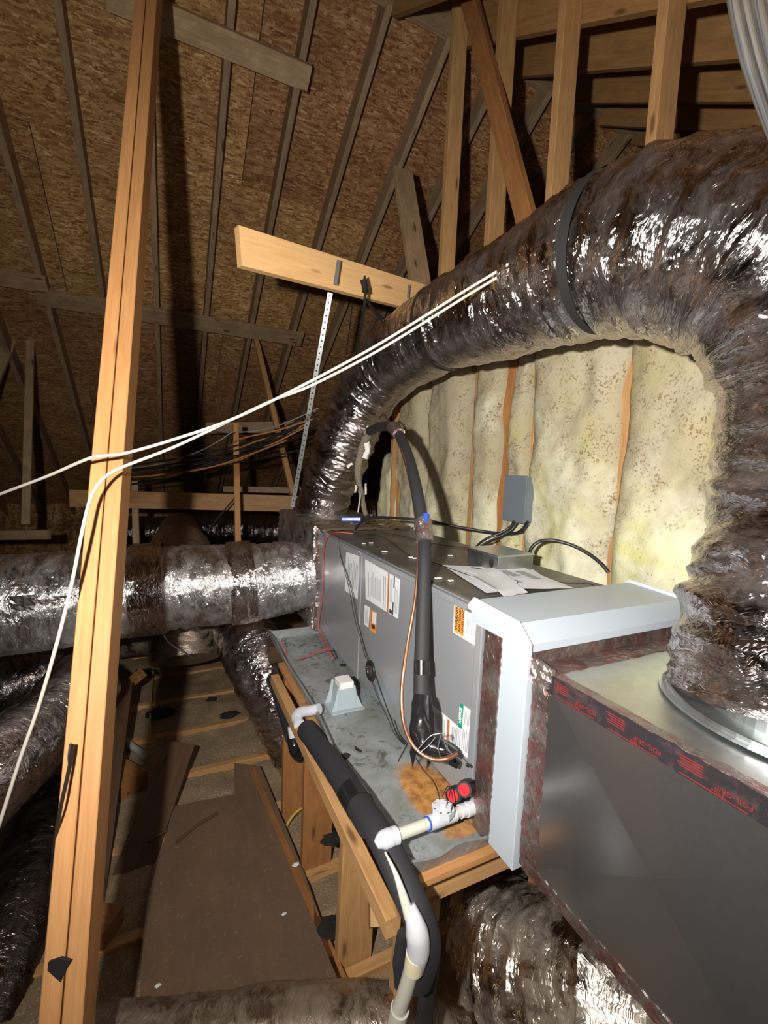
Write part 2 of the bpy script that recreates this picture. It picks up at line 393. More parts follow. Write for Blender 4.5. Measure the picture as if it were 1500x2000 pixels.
def ply():
    t = NT('dirty_plywood'); v = t.coord('Object', (1, 1, 1)); a = t.noise(t.coord('Object', (12, 1.5, 1)), 2, 6, .65); b = t.noise(v, 5, 6, .7); s = t.noise(v, 60, 4, .7)
    c = t.mix(a, (.12, .068, .040), (.20, .12, .068)); c = t.mix(t.ramp(b, [(.4, .6), (.65, 0.0)]), c, (.10, .075, .055)); c = t.mix(t.ramp(s, [(.6, 0.0), (.72, .5)]), c, (.30, .21, .13))
    return t.done(c, .85, 0., t.bump(s, .2, .002), .2)
M['ply'] = ply()
PAN = (.49, 1.27, .82, 2.33); PANZ = -.945
def pan():
    t = NT('rusty_pan_steel'); v = t.coord('Object', rand=False); a = t.noise(v, 6, 6, .7, .5); b = t.noise(v, 15, 6, .75, 1.2); f = t.voro(v, 60, 'F1', 'Color')
    g = t.n('SeparateColor', ins={0: f}).outputs[0]
    c = t.mix(t.ramp(a, [(.35, 0.0), (.65, 1.0)]), (.27, .28, .245), (.46, .50, .52)); c = t.mix(t.math('MULTIPLY', g, .2), c, (.3, .32, .33))
    c = t.mix(t.ramp(b, [(.36, .85), (.46, 0.0)]), c, (.10, .10, .09))
    def patch(cx, cy, rx, ry, stops):
        mp = t.n('Mapping', vector_type='POINT', ins={'Vector': t.n('TexCoord').outputs['Object'], 'Location': (-cx / rx, -cy / ry, 0), 'Scale': (1 / rx, 1 / ry, 0)}).outputs[0]
        d = t.n('VectorMath', operation='LENGTH', ins={0: mp}).outputs['Value']
        return t.ramp(t.math('MULTIPLY', t.math('ADD', d, t.math('MULTIPLY', t.noise(v, 22, 5, .7), .9)), .5), [(p / 2, q) for p, q in stops])
    o = (PAN[0] + PAN[1]) / 2, (PAN[2] + PAN[3]) / 2; p1 = PZ(838, 1545, PANZ); p2 = PZ(905, 1618, PANZ)
    r1 = patch(p1.x - o[0], p1.y - o[1], .075, .14, [(1.25, 1.0), (1.6, 0.0)]); r2 = patch(p2.x - o[0], p2.y - o[1], .07, .03, [(1.1, .9), (1.6, 0.0)])
    rc = t.ramp(t.noise(v, 30, 5, .7), [(.3, (.20, .075, .02)), (.6, (.50, .24, .07))])
    rm = t.math('MAXIMUM', r1, r2)
    c = t.mix(rm, c, rc)
    return t.done(c, t.n('MapRange', ins={0: b, 3: .6, 4: .4}).outputs[0], t.math('MULTIPLY', t.math('SUBTRACT', 1.0, rm), .45), t.bump(a, .1, .002))
M['pan'] = pan()
M['foam'] = simple('black_pipe_foam', (.019, .019, .022), .7, 0., 120, .3, .15)
M['vinyl'] = simple('black_tape', (.012, .012, .014), .22, 0., 40, .3, .4)
M['black'] = simple('black_plastic', (.012, .012, .013), .4)
M['cloth_black'] = simple('black_strap', (.012, .011, .012), .75, 0., 200, .3, .3)
M['wire'] = simple('black_wire', (.02, .018, .018), .45)
M['copper'] = simple('copper', (.70, .33, .17), .30, .9, 30, .4, .1)
M['copper_old'] = simple('tarnished_copper', (.32, .15, .09), .42, .8, 30, .5, .1)
M['pvc'] = simple('white_pvc', (.55, .53, .45), .32, 0., 10, .05)
M['pvc_fit'] = simple('white_pvc_fitting', (.54, .555, .59), .3, 0., 10, .03)
M['pvc_old'] = simple('yellowed_pvc', (.74, .68, .46), .35, 0., 10, .15)
M['blue'] = simple('blue_plastic', (.03, .09, .45), .3)
M['blue_glue'] = simple('blue_primer', (.03, .10, .42), .4)
M['red'] = simple('red_grip', (.62, .02, .03), .35)
M['redwire'] = simple('red_wire', (.50, .05, .045), .4)
M['cable_white'] = simple('cream_cable', (.56, .51, .44), .45, 0., 30, .15)
M['cable_orange'] = simple('orange_cable', (.50, .20, .05), .45)
M['cable_black'] = simple('black_cable', (.02, .02, .022), .4)
M['cable_grey'] = simple('grey_cable', (.35, .34, .33), .45)
M['cable_yellow'] = simple('yellow_cable', (.55, .45, .06), .5)
M['strap'] = simple('zinc_strap', (.42, .44, .44), .4, .8, 30, .1)
M['paper'] = simple('label_paper', (.72, .74, .76), .45, 0., 60, .06)
M['sheet_paper'] = simple('paper_sheet', (.70, .71, .74), .7, 0., 9, .12)
M['ink'] = simple('grey_ink', (.36, .38, .40), .5)
M['ink_dark'] = simple('black_ink', (.04, .04, .045), .5)
M['orange_ink'] = simple('orange_ink', (.85, .27, .03), .45)
M['brown_ink'] = simple('orange_brown_ink', (.48, .15, .05), .45)
M['green_ink'] = simple('green_ink', (.01, .26, .16), .45)
M['white_ink'] = simple('white_ink', (.8, .82, .82), .45)
M['box_grey'] = simple('box_grey_paint', (.17, .20, .235), .4, .2, 20, .08)
M['rust_hole'] = simple('dark_hole', (.01, .01, .01), .8)
M['tatter'] = simple('tattered_insulation', (.26, .22, .16), .9, 0., 40, .3, .3)
M['riser'] = simple('grey_riser_plastic', (.33, .39, .42), .4, 0., 20, .06)
M['foamwhite'] = simple('white_foam', (.74, .72, .70), .8, 0., 40, .08)
M['debris'] = simple('black_debris', (.012, .010, .008), .9, 0., 60, .3, .3)
def cablebundle():
    t = NT('weathered_jacket'); uv = t.n('TexCoord').outputs['UV']
    a = t.noise(t.n('Mapping', ins={'Vector': uv, 'Scale': (1.2, 40, 1)}).outputs[0], 2, 4, .6)
    c = t.ramp(a, [(.36, (.008, .008, .010)), (.45, (.035, .036, .042)), (.56, (.11, .095, .075)), (.7, (.08, .05, .03))])
    return t.done(c, .6)
M['jacket'] = cablebundle()

# ================================================================ SETTING
# far roof slope: rafters, OSB sheets (parts of the ceiling)
RIDGE = Vector((0, 2.45, (RD - RN.y * 2.45) / RN.z))
ceil = thing('ceiling', (0, 2.45, RIDGE.z), kind='structure')
def far(x, s, d=0.0):        # s metres down the slope from the ridge, d above the rafter underside
    return Vector((x, RIDGE.y, RIDGE.z)) + RS * s + RN * d
RAFTX = [-.87 + .3925 * k for k in range(-9, 15)]
for k, x in enumerate(RAFTX):
    if x < -3.2 or x > 4.2: continue
    beam('rafter', far(x, 0, .07), far(x, 7.2, .07), RN, .14, .038, M['rafter'], ceil)
row = 0; s0 = 0.0
while s0 < 7.2:
    x = -4.4 + (1.22 if row % 2 else 0.0)
    while x < 4.6:
        x1 = x + 2.44
        V, F = boxm((-1.217, -.608, -.005), (1.217, .608, .005), 0)
        Mw = Mat(Vector((1, 0, 0)), RS, RN * -1, far(x + 1.22, s0 + .61, .146))
        Mw = Mat(Vector((1, 0, 0)), RS, Vector((1, 0, 0)).cross(RS), far(x + 1.22, s0 + .61, .146))
        add('osb_panel', V, F, M['osb'], ceil, Mw=Mw); x = x1
    s0 += 1.22; row += 1
# the near slope, rising forward to the same ridge
def near(x, s, d=0.0):       # s metres down from the ridge towards the camera
    zr = (ND + -NN.y * 2.45) / NN.z
    return Vector((x, 2.45, zr)) - NS * s + NN * d
for k in range(10):
    x = 1.52 + .402 * k
    beam('rafter', near(x, 0, .10), near(x, 4.6, .10), NN, .20, .038, M['rafter2'], ceil)
for k in range(11):
    x = 1.52 - .402 * (k + 1)
    beam('rafter', near(x, 0, .10), near(x, 4.6, .10), NN, .20, .038, M['rafter2'], ceil)
for row in range(4):
    for c in range(4):
        V, F = boxm((-1.217, -.608, -.005), (1.217, .608, .005), 0)
        y_ = -NS
        add('osb_panel', V, F, M['osb'], ceil, Mw=Mat(Vector((1, 0, 0)), y_, Vector((1, 0, 0)).cross(y_), near(-3.2 + 2.44 * c + (1.22 if row % 2 else 0), .61 + 1.22 * row, .207)))
beam('ridge_board', (-4.4, 2.47, RIDGE.z + .10), (5.3, 2.47, RIDGE.z + .10), (0, 0, 1), .19, .034, M['rafter'], ceil)
# end walls, closing the attic where the light dies away
box('wall_left', (-4.45, -1.6, -1.9), (-4.4, 8.8, 2.9), M['osb'], kind='structure')
box('wall_back', (-4.4, -1.65, -1.9), (5.3, -1.6, 1.0), M['osb'], kind='structure')
box('wall_far', (5.3, -1.6, -1.9), (5.35, 8.8, 2.9), M['osb'], kind='structure')

box('wall_front', (-4.4, 7.85, -1.9), (5.3, 7.9, -.4), M['osb'], kind='structure')
# floor: joists with loose fill between them
flo = thing('floor', (0, 3, -1.62), kind='structure')
JY = [2.38 + .402 * k for k in range(-9, 14)]
for y in JY: beam('joist', (-3.6, y, -1.715), (3.8, y, -1.715), (0, 0, 1), .19, .038, M['stud'], flo)
nx, ny = 250, 300
gx = np.linspace(-3.6, 3.6, nx); gy = np.linspace(-1.4, 7.9, ny)
X, Y = np.meshgrid(gx, gy, indexing='ij')
Z = -1.634 + .05 * (vnoise(X * 2.3 + 40, Y * 2.3 + 40, 5) - .45) + .022 * (vnoise(X * 9 + 60, Y * 9 + 60, 6) - .5) + .010 * (vnoise(X * 33 + 90, Y * 33 + 90, 7) - .5)
V = np.stack([X, Y, Z], -1).reshape(-1, 3); idx = np.arange(nx * ny).reshape(nx, ny)
F = np.stack([idx[:-1, :-1], idx[1:, :-1], idx[1:, 1:], idx[:-1, 1:]], -1).reshape(-1, 4).tolist()
tag(add('loose_insulation', V, F, M['fill'], flo, smooth=True), kind='stuff')
box('ceiling_board', (-3.6, -1.4, -1.83), (3.6, 7.6, -1.815), M['dark_wood'], flo)

# the stud wall on the right and its posts running up to the rafters
WX = 1.41
wall = thing('wall_right', (1.455, 1.7, -1.62), kind='structure')
SY = [.25, .655, 1.06, 1.50, 1.90, 2.32, 2.72]
def nslope_z(y, d=0.0): return (ND + d - NN.y * y) / NN.z
for y in SY:
    top = nslope_z(y, .19) if y < 2.44 else .72
    beam('stud', (WX + .0445, y, -1.62), (WX + .0445, y, top), (1, 0, 0), .089, .038, M['stud'], wall)
beam('stud', PX(972, 1075, WX + .03), PX(1016, 560, WX + .03), (0, 1, 0), .089, .036, M['orange'], wall)
beam('bottom_plate', (WX + .0445, -.6, -1.60), (WX + .0445, 2.76, -1.60), (1, 0, 0), .089, .038, M['stud'], wall)
beam('side_stud', PX(776, 800, WX - .01) + Vector((.02, 0, -.9)), PX(776, 760, WX - .01) + Vector((.02, 0, .5)), (1, 0, 0), .089, .038, M['stud'], wall)
box('sheathing', (WX + .14, -.6, -1.62), (WX + .15, 2.76, .60), M['dark_wood'], wall)

# fibreglass batts between the studs
def batt(label, c, t0=.045, seed=1, name='insulation_batt'):
    """c = 4 corners (y,z): bottom near, bottom far, top far, top near"""
    c = [np.array(p, float) for p in c]
    hgt = c[3][1] - c[0][1]; wid = abs(c[1][0] - c[0][0])
    nv = int(hgt / .014); nu = max(8, int(wid / .014))
    u = np.linspace(0, 1, nu)[:, None]; v = np.linspace(0, 1, nv)[None, :]
    yy = (c[0][0] * (1 - u) + c[1][0] * u) * (1 - v) + (c[3][0] * (1 - u) + c[2][0] * u) * v
    zz = (c[0][1] * (1 - u) + c[1][1] * u) * (1 - v) + (c[3][1] * (1 - u) + c[2][1] * u) * v
    yy = yy + (vnoise(zz * 6 + 30, u * 2 + 7 + zz * 0, seed) - .5) * .03 * (1 - np.abs(2 * u - 1)) * 0 + (vnoise(zz * 7 + 30, zz * 0 + (u > .5) * 3.0, seed) - .5) * .028 * np.abs(2 * u - 1) ** 2
    edge = np.clip(1 - np.abs(2 * u - 1) ** 6, 0, 1) * np.clip(1 - np.abs(2 * v - 1) ** 30, 0, 1)
    th = .02 + t0 * edge ** .5 + .045 * (vnoise(yy * 5 + 50, zz * 4 + 50, seed + 1) - .5) + .022 * (vnoise(yy * 16 + 50, zz * 11 + 50, seed + 2) - .5) + .008 * (vnoise(yy * 45 + 90, zz * 45 + 90, seed + 3) - .5)
    th = np.maximum(th, .006)
    xf = WX + .006 - th * np.clip(.35 + .65 * edge, 0, 1)
    Vf = np.stack([xf, yy, zz], -1).reshape(-1, 3); Vb = np.stack([xf * 0 + WX + .085, yy, zz], -1).reshape(-1, 3)
    n = nu * nv; idx = np.arange(n).reshape(nu, nv)
    F = np.stack([idx[:-1, :-1], idx[:-1, 1:], idx[1:, 1:], idx[1:, :-1]], -1).reshape(-1, 4).tolist()
    loop = list(idx[:, 0]) + list(idx[-1, 1:]) + list(idx[::-1, -1][1:]) + list(idx[0, ::-1][1:-1])
    F += [[loop[i], loop[(i + 1) % len(loop)], n + loop[(i + 1) % len(loop)], n + loop[i]] for i in range(len(loop))]
    V = np.concatenate([Vf, Vb]); used = sorted({i for f in F for i in f}); mp = {a: k for k, a in enumerate(used)}
    F = [[mp[i] for i in f][::-1] for f in F]
    o = add(name, V[used], F, M['batt'], smooth=True)
    return tag(o, label, 'insulation', 'fibreglass batts in the stud wall')
ZB, ZT = -1.05, .64
batt('wide yellow fibreglass batt at the right end of the wall, behind the foil riser duct', [(.42, ZB), (1.035, ZB), (1.045, ZT + .1), (.42, ZT + .1)], seed=21)
batt('widest yellow fibreglass batt, right of the grey wall box', [(1.055, ZB), (1.48, ZB), (1.475, ZT + .1), (1.065, ZT + .1)], seed=31)
batt('narrow yellow fibreglass batt right behind the grey wall box', [(1.50, ZB), (1.665, ZB), (1.575, ZT), (1.495, ZT)], t0=.04, seed=41)
batt('yellow fibreglass batt between the two widest bare studs', [(1.70, ZB), (1.83, ZB), (1.885, ZT), (1.69, ZT)], t0=.04, seed=51)
batt('brown stained fibreglass batt left of the wide stud, under the shadow of the pipe', [(1.955, ZB), (2.30, ZB), (2.31, ZT), (1.94, ZT)], seed=61)
batt('darkest stained fibreglass batt at the left end of the wall, behind the pipe arch', [(2.335, ZB), (2.60, ZB), (2.70, ZT), (2.34, ZT)], seed=71)
batt('dim strip of fibreglass beyond the left end stud of the wall', [(2.76, ZB), (2.98, ZB), (2.92, .1), (2.74, .1)], seed=81)

# ================================================================ LOOSE TIMBERS
bp = thing('timber_brace', PD(125, 1900, .89), 'bright pine brace of two boards standing in front at the left', 'brace')
pa, pb = PD(125, 1900, .89), PD(284, 0, 1.75)
ax = (pb - pa).normalized(); lo_ = pa - ax * .55; hi_ = pb + ax * .42
vd = Vector((ax.y * -0 + 1, 0, 0)); vd = Vector((.985, -.17, 0))
xx, yy, zz = basis(ax, vd)
fwd = zz if zz.y > 0 else -zz
beam('board', lo_ - yy * .0192 + fwd * .045, hi_ - yy * .0192 + fwd * .045, yy, .0365, .089, M['pine'], bp)
beam('board', lo_ + yy * .0200 + fwd * .047, hi_ + yy * .0200 + fwd * .047, yy, .0365, .089, M['pine'], bp)
def rb(name, p0, p1, w_, t, mat, D=RD, **tg):      # board lying under the far rafters
    a, b = PR(*p0, D - t / 2), PR(*p1, D - t / 2); a.y = b.y = (a.y + b.y) / 2; a.z = b.z = (a.z + b.z) / 2
    return beam(name, a, b, RS, w_, t, mat, **tg)
rb('roof_board', (205, -28), (602, 163), .125, .036, M['aged'], label='weathered board nailed across the rafters at the top of the roof', cat='board')
rb('roof_board', (-420, 470), (92, 555), .14, .036, M['aged'], D=RD, label='left hand piece of the low board across the rafters', cat='board')
rb('roof_board', (72, 580), (590, 662), .15, .036, M['aged'], D=RD, label='long weathered board across the lower rafters, behind the brace', cat='board')
beam('hanger_board', PD(465, 482, 1.68), PD(838, 588, 2.42), (0, 0, 1), .14, .036, M['pine_pale'], label='pale new board the metal strap hangs from, left of the big duct', cat='board')
def pole(label, p0, d0, p1, d1, w_, t, mat, wd=(1, 0, 0), name='roof_brace', cat='brace'):
    return beam(name, PD(*p0, d0), PD(*p1, d1), wd, w_, t, mat, label=label, cat=cat)
def dr(px, py, off=.02): return CF.dot(PR(px, py, RD - off))
pole('upright wooden prop at the far left under the low roof board', (62, 566), 4.1, (51, 1025), 3.7, .06, .038, M['aged'])
pole('sloping wide prop at the far left edge, leaning away from the upright prop', (52, 575), 4.15, (-45, 800), 3.7, .14, .038, M['aged'])
pole('thin leaning wooden prop between the low roof board and the far beam', (498, 655), 4.3, (572, 965), 3.8, .045, .038, M['stud'])
pole('short pale wooden upright in front of the far beam', (460, 828), 3.55, (465, 1075), 3.4, .042, .036, M['pine'])
pole('dim upright stick seen just right of the front brace', (263, 938), 3.9, (266, 1062), 3.7, .05, .036, M['aged'])
pole('dark weathered broken prop above the pale hanger board', (786, 335), 2.75, (822, 562), 2.50, .125, .036, M['aged'])
beam('diagonal_brace', PX(912, -20, 1.385), PX(1052, 520, 1.385), (0, 1, 0), .089, .036, M['orange'], label='reddish diagonal brace crossing in front of the tall wall studs', cat='brace')
beam('ceiling_beam', PD(138, 973, 3.62), PD(585, 984, 3.90), (0, 0, 1), .14, .038, M['stud'], label='horizontal beam in the distance above the big left duct', cat='beam')
beam('ceiling_beam', PD(-60, 1046, 3.6), PD(96, 1044, 3.6), (0, 0, 1), .075, .038, M['aged'], label='short beam end at the far left below the upright prop', cat='beam')
beam('ceiling_beam', PD(404, 836, 4.9), PD(590, 834, 5.0), (0, 0, 1), .12, .038, M['aged'], label='dim plank behind the bundle of cables', cat='beam')
beam('ceiling_beam', PD(740, 970, 4.6), PD(815, 978, 4.3), (0, 0, 1), .12, .038, M['stud'], label='beam glimpsed through the pipe arch beyond the handler', cat='beam')
beam('ceiling_beam', PD(437, 955, 4.6), PD(600, 958, 4.6), (0, 0, 1), .06, .038, M['aged'], label='dim rail just above the far beam', cat='beam')
for k, (p0, p1, d) in enumerate((((860, 620), (960, 640), 0),)): pass

# ================================================================ AIR HANDLER
FX, HY0, HY1, HZ0, HZ1, HX1 = .72, .885, 2.27, -.905, -.352, 1.25
ah = thing('air_handler', (.985, 1.57, HZ0), 'long grey metal air handler lying in the drain pan', 'air handler')
box('cabinet_body', (FX + .006, HY0, HZ0), (HX1, HY1, HZ1), M['cabinet'], ah, .003)
box('top_sheet', (FX + .012, HY0 + .004, HZ1 - .001), (HX1 - .004, HY1 - .004, HZ1 + .006), M['cabtop'], ah)
for (y0, y1, nm) in ((1.70, 2.262, 'blower_panel'), (1.17, 1.685, 'service_panel'), (.90, 1.155, 'coil_panel')):
    p = box(nm, (FX - .004, y0, HZ0 + .012), (FX + .008, y1, HZ1 - .012), M['cabinet'], ah, .003)
    box('flange', (FX - .010, y0, HZ1 - .022), (FX + .008, y1, HZ1 - .002), M['cabinet'], p, .003)
box('corner_post', (FX - .007, 1.672, HZ0 + .004), (FX + .006, 1.70, HZ1 - .002), M['cabinet'], ah, .003)
box('corner_post', (FX - .007, .878, HZ0 + .004), (FX + .006, .905, HZ1 - .002), M['cabinet'], ah, .003)
for (y, z) in ((.92, HZ1 - .012), (.93, HZ1 - .012), (1.68, HZ1 - .012), (1.69, HZ1 - .012)):
    V, F, _ = tubeg([(FX - .016, y, z), (FX - .006, y, z)], .004, 8, .005); add('screw', V, F, M['strap'], ah, smooth=True, auto=40)
LX = FX - .0048
def facequad(name, pts, mat, parent=ah, off=0.0, th=.0006, X=None, **tg):
    P = [PX(a, b, (LX if X is None else X) - off) for a, b in pts]
    V, F = extrude(P, Vector((th, 0, 0))); o = add(name, V, F, mat, parent); return tag(o, **tg) if tg else o
def lerp2(q, u, v):
    a = [q[0][k] * (1 - u) + q[1][k] * u for k in (0, 1)]; b = [q[3][k] * (1 - u) + q[2][k] * u for k in (0, 1)]
    return (a[0] * (1 - v) + b[0] * v, a[1] * (1 - v) + b[1] * v)
def stripes(parent, q, rows, mat, name='printed_text', off=.0009, seed=0):
    """thin printed lines; rows = (u0,u1,v0,v1,n) bands inside the quad, lines run along v"""
    rr_ = random.Random(seed); polys = []
    for (u0, u1, v0, v1, n) in rows:
        for k in range(n):
            u = u0 + (u1 - u0) * (k + .5) / n; du = (u1 - u0) / n * .22; e = v0 + rr_.random() * .25 * (v1 - v0)
            P = [PX(*lerp2(q, a, b), LX - off) for a, b in ((u - du, e), (u + du, e), (u + du, v1), (u - du, v1))]
            polys.append(extrude(P, Vector((.0003, 0, 0))))
    V, F = join(*polys); return tag(add(name, V, F, mat, parent), kind='stuff')
def letters(name, txt, org, xdir, ydir, size, mat, parent, bold=.0, stretch=1.0):
    cu = bpy.data.curves.new(name, 'FONT'); cu.body = txt; cu.size = size; cu.offset = bold; cu.extrude = .0002; cu.resolution_u = 2
    tmp = bpy.data.objects.new('tmp', cu); COL.objects.link(tmp); bpy.context.view_layer.update()
    me = bpy.data.meshes.new_from_object(tmp); bpy.data.objects.remove(tmp)
    V = [tuple(v.co) for v in me.vertices]; F = [list(p.vertices) for p in me.polygons]
    bpy.data.meshes.remove(me)
    if stretch != 1.0: V = [(v[0] * stretch, v[1], v[2]) for v in V]
    x, y, z = basis(xdir, ydir)
    return add(name, V, F, mat, parent, Mw=Mat(x, y, z, Vector(org)))
UP = Vector((0, 0, 1)); FARD = Vector((0, 1, 0))
q = [(676, 1078), (704, 1087), (699, 1171), (673, 1153)]
l = facequad('blank_label', q, M['paper'], label='faded paper label beside the corner post'); stripes(l, q, [(.15, .9, .1, .8, 7)], M['ink'], seed=1)
q = [(713, 1092), (781, 1132), (777, 1209), (714, 1169)]
l = facequad('wiring_label', q, M['paper'], label='large printed label with an orange bar')
stripes(l, q, [(.06, .12, .1, .9, 1), (.16, .48, .2, .85, 11), (.52, .62, .05, .95, 2), (.86, .97, .1, .9, 3)], M['ink'], seed=2)
facequad('orange_bar', [lerp2(q, a, b) for a, b in ((.66, .0), (.70, .0), (.70, 1), (.66, 1))], M['brown_ink'], l, .0008)
facequad('black_bar', [lerp2(q, a, b) for a, b in ((.825, .0), (.855, .0), (.855, .3), (.825, .3))], M['ink_dark'], l, .0008)
facequad('black_bar', [lerp2(q, a, b) for a, b in ((.82, .66), (.85, .66), (.85, .99), (.82, .99))], M['ink_dark'], l, .0008)
facequad('black_bar', [lerp2(q, a, b) for a, b in ((.73, .88), (.81, .88), (.81, .98), (.73, .98))], M['ink_dark'], l, .0008)
stripes(l, q, [(.72, .80, .05, .7, 3)], M['ink'], seed=9)
q = [(712, 1181), (722, 1186), (719, 1226), (711, 1219)]
l = facequad('small_label', q, M['paper'], label='small white label'); stripes(l, q, [(.2, .8, .1, .85, 4)], M['ink'], seed=3)
q = [(724, 1191), (735.5, 1196), (733, 1238), (722, 1231)]
l = facequad('small_label', q, M['orange_ink'], label='small white label with an orange border and symbol')
facequad('label_field', [lerp2(q, a, b) for a, b in ((.32, .06), (.92, .06), (.92, .58), (.32, .58))], M['paper'], l, .0007)
facequad('black_bar', [lerp2(q, a, b) for a, b in ((.10, .06), (.26, .06), (.26, .58), (.10, .58))], M['brown_ink'], l, .0007)
facequad('symbol', [lerp2(q, a, b) for a, b in ((.2, .66), (.8, .62), (.9, .80), (.3, .86))], M['ink_dark'], l, .0007)
q = [(887.5, 1180.5), (941.3, 1207), (937.5, 1266.8), (884.7, 1235)]
l = facequad('warning_label', q, M['paper'], label='white label with an orange WARNING panel')
facequad('orange_panel', [lerp2(q, a, b) for a, b in ((.03, .03), (.375, .03), (.375, .97), (.03, .97))], M['orange_ink'], l, .0008)
org = lambda u, v, off=.0016: PX(*lerp2(q, u, v), LX - off)
letters('lettering', 'WARNING', org(.145, .86), UP, FARD, .0175, M['ink_dark'], l, .0004, 1.0)
letters('lettering', 'AVERTISSEMENT', org(.25, .87), UP, FARD, .0125, M['ink_dark'], l, .0003, .82)
letters('lettering', 'ADVERTENCIA', org(.355, .87), UP, FARD, .0125, M['ink_dark'], l, .0003, .95)
for u in (.10, .22, .33):
    facequad('symbol', [lerp2(q, u - .03, .97), lerp2(q, u + .035, .97), lerp2(q, u, .885)], M['paper'], l, .0012)
stripes(l, q, [(.46, .9, .12, .75, 8)], M['ink'], seed=5)
c5 = lambda x, y: (820 + x / 5.405, 1150 + y / 5.405)
poly = [c5(*p) for p in ((135, 1222), (405, 1455), (425, 1205), (585, 1320), (550, 1832), (150, 1495))]
l = facequad('notice_label', poly, M['paper'], label='stepped white label with a green NOTICE tab')
facequad('green_tab', [c5(*p) for p in ((423, 1203), (461, 1230), (441, 1482), (405, 1456))], M['green_ink'], l, .0009)
letters('lettering', 'NOTICE', PX(*c5(433, 1430), LX - .0016), UP, FARD, .0150, M['white_ink'], l, .0005, .82)
facequad('orange_bar', [c5(*p) for p in ((292, 1375), (314, 1393), (302, 1612), (280, 1592))], M['brown_ink'], l, .0009)
qq = [c5(*p) for p in ((150, 1260), (275, 1375), (265, 1560), (158, 1480))]; stripes(l, qq, [(.05, .95, .0, .92, 9)], M['ink'], seed=6)
qq = [c5(*p) for p in ((330, 1430), (570, 1500), (545, 1800), (320, 1620))]; stripes(l, qq, [(.03, .45, .05, .9, 6), (.5, .95, .05, .9, 6)], M['ink'], seed=7)
qq = [c5(*p) for p in ((470, 1260), (575, 1335), (568, 1500), (455, 1440))]; stripes(l, qq, [(.05, .95, .05, .9, 7)], M['ink'], seed=8)
# round grommet with red wire showing
gc = PX(724, 1310, LX - .002)
ring = [(gc + Vector((0, math.cos(a) * .034, math.sin(a) * .034))) for a in np.linspace(0, 2 * math.pi, 25)]
V, F, _ = tubeg(ring, .008, 8, .01); g = add('grommet', V, F, M['black'], ah, smooth=True)
disc = [gc + Vector((.001, math.cos(a) * .030, math.sin(a) * .030)) for a in np.linspace(0, 2 * math.pi, 25)[:-1]]
V, F = extrude(disc, Vector((.002, 0, 0))); add('opening', V, F, M['tape'], g)

# pale filter housing at the near end
FYa, FYb = .715, .805
fr = thing('filter_housing', (.985, .76, -.93), 'pale bluish white filter frame with a sloped cap between handler and plenum', 'filter housing')
box('side_panel', (FX - .006, FYa, -.925), (HX1 + .02, FYb, -.375), M['white_metal'], fr, .002)
prof = [(.708, -.392), (.708, -.372), (.735, -.340), (.90, -.333), (.925, -.345)]      # (y, z) of the cap section
cap = [Vector((FX - .012, y, z)) for y, z in ((.706, -.392), (.706, -.374), (.745, -.338), (.905, -.330), (.925, -.352), (.915, -.392))]
V, F = extrude(cap, Vector((HX1 + .06 - FX + .012, 0, 0))); o = add('cap', V, F, M['white_metal'], fr)
lip = [Vector((FX - .016, y, z)) for y, z in ((.700, -.396), (.700, -.371), (.744, -.332), (.908, -.324), (.932, -.352), (.926, -.362), (.74, -.352), (.725, -.38))]
V, F = extrude(lip, Vector((.004, 0, 0))); add('cap_end', V, F, M['white_rim'], fr)
lip2 = [Vector((HX1 + .05, p.y, p.z + .004)) for p in lip]
V, F = extrude(lip2, Vector((.004, 0, 0))); add('cap_end', V, F, M['white_rim'], fr)
def rough_tape(name, P4, mat, parent, n=(10, 30), amp=.0018, th=Vector((.001, 0, 0)), nrm=Vector((-1, 0, 0)), seed=3, jag=.004, **tg):
    """wrinkled strip spanned by four corners"""
    P4 = [np.array(p) for p in P4]; nu, nv = n
    u = np.linspace(0, 1, nu)[:, None, None]; v = np.linspace(0, 1, nv)[None, :, None]
    G = (P4[0] * (1 - u) + P4[1] * u) * (1 - v) + (P4[3] * (1 - u) + P4[2] * u) * v
    r = np.random.RandomState(seed); nn = r.rand(nu, nv)
    G = G + np.array(nrm) * ((nn * amp)[..., None] + .0006)
    wdir = (P4[1] - P4[0]); wdir = wdir / np.linalg.norm(wdir)
    j = (r.rand(2, nv) - .5) * jag
    G[0] += wdir * j[0][:, None]; G[-1] += wdir * j[1][:, None]
    V = G.reshape(-1, 3); B_ = V - np.array(nrm) * (amp + .002); k = nu * nv; idx = np.arange(k).reshape(nu, nv)
    F = np.stack([idx[:-1, :-1], idx[1:, :-1], idx[1:, 1:], idx[:-1, 1:]], -1).reshape(-1, 4).tolist()
    loop = list(idx[:, 0]) + list(idx[-1, 1:]) + list(idx[::-1, -1][1:]) + list(idx[0, ::-1][1:-1])
    F += [[loop[i], k + loop[i], k + loop[(i + 1) % len(loop)], loop[(i + 1) % len(loop)]] for i in range(len(loop))]
    V = np.concatenate([V, B_]); used = sorted({i for f in F for i in f}); mp = {a: c for c, a in enumerate(used)}
    o = add(name, V[used], [[mp[i] for i in f] for f in F], mat, parent); return tag(o, **tg) if tg else o
rough_tape('foil_tape', [(FX - .009, .862, -.352), (FX - .009, .800, -.352), (FX - .009, .800, -.925), (FX - .009, .862, -.925)], M['tape'], ah, (10, 60), label='crinkled foil tape with red print')

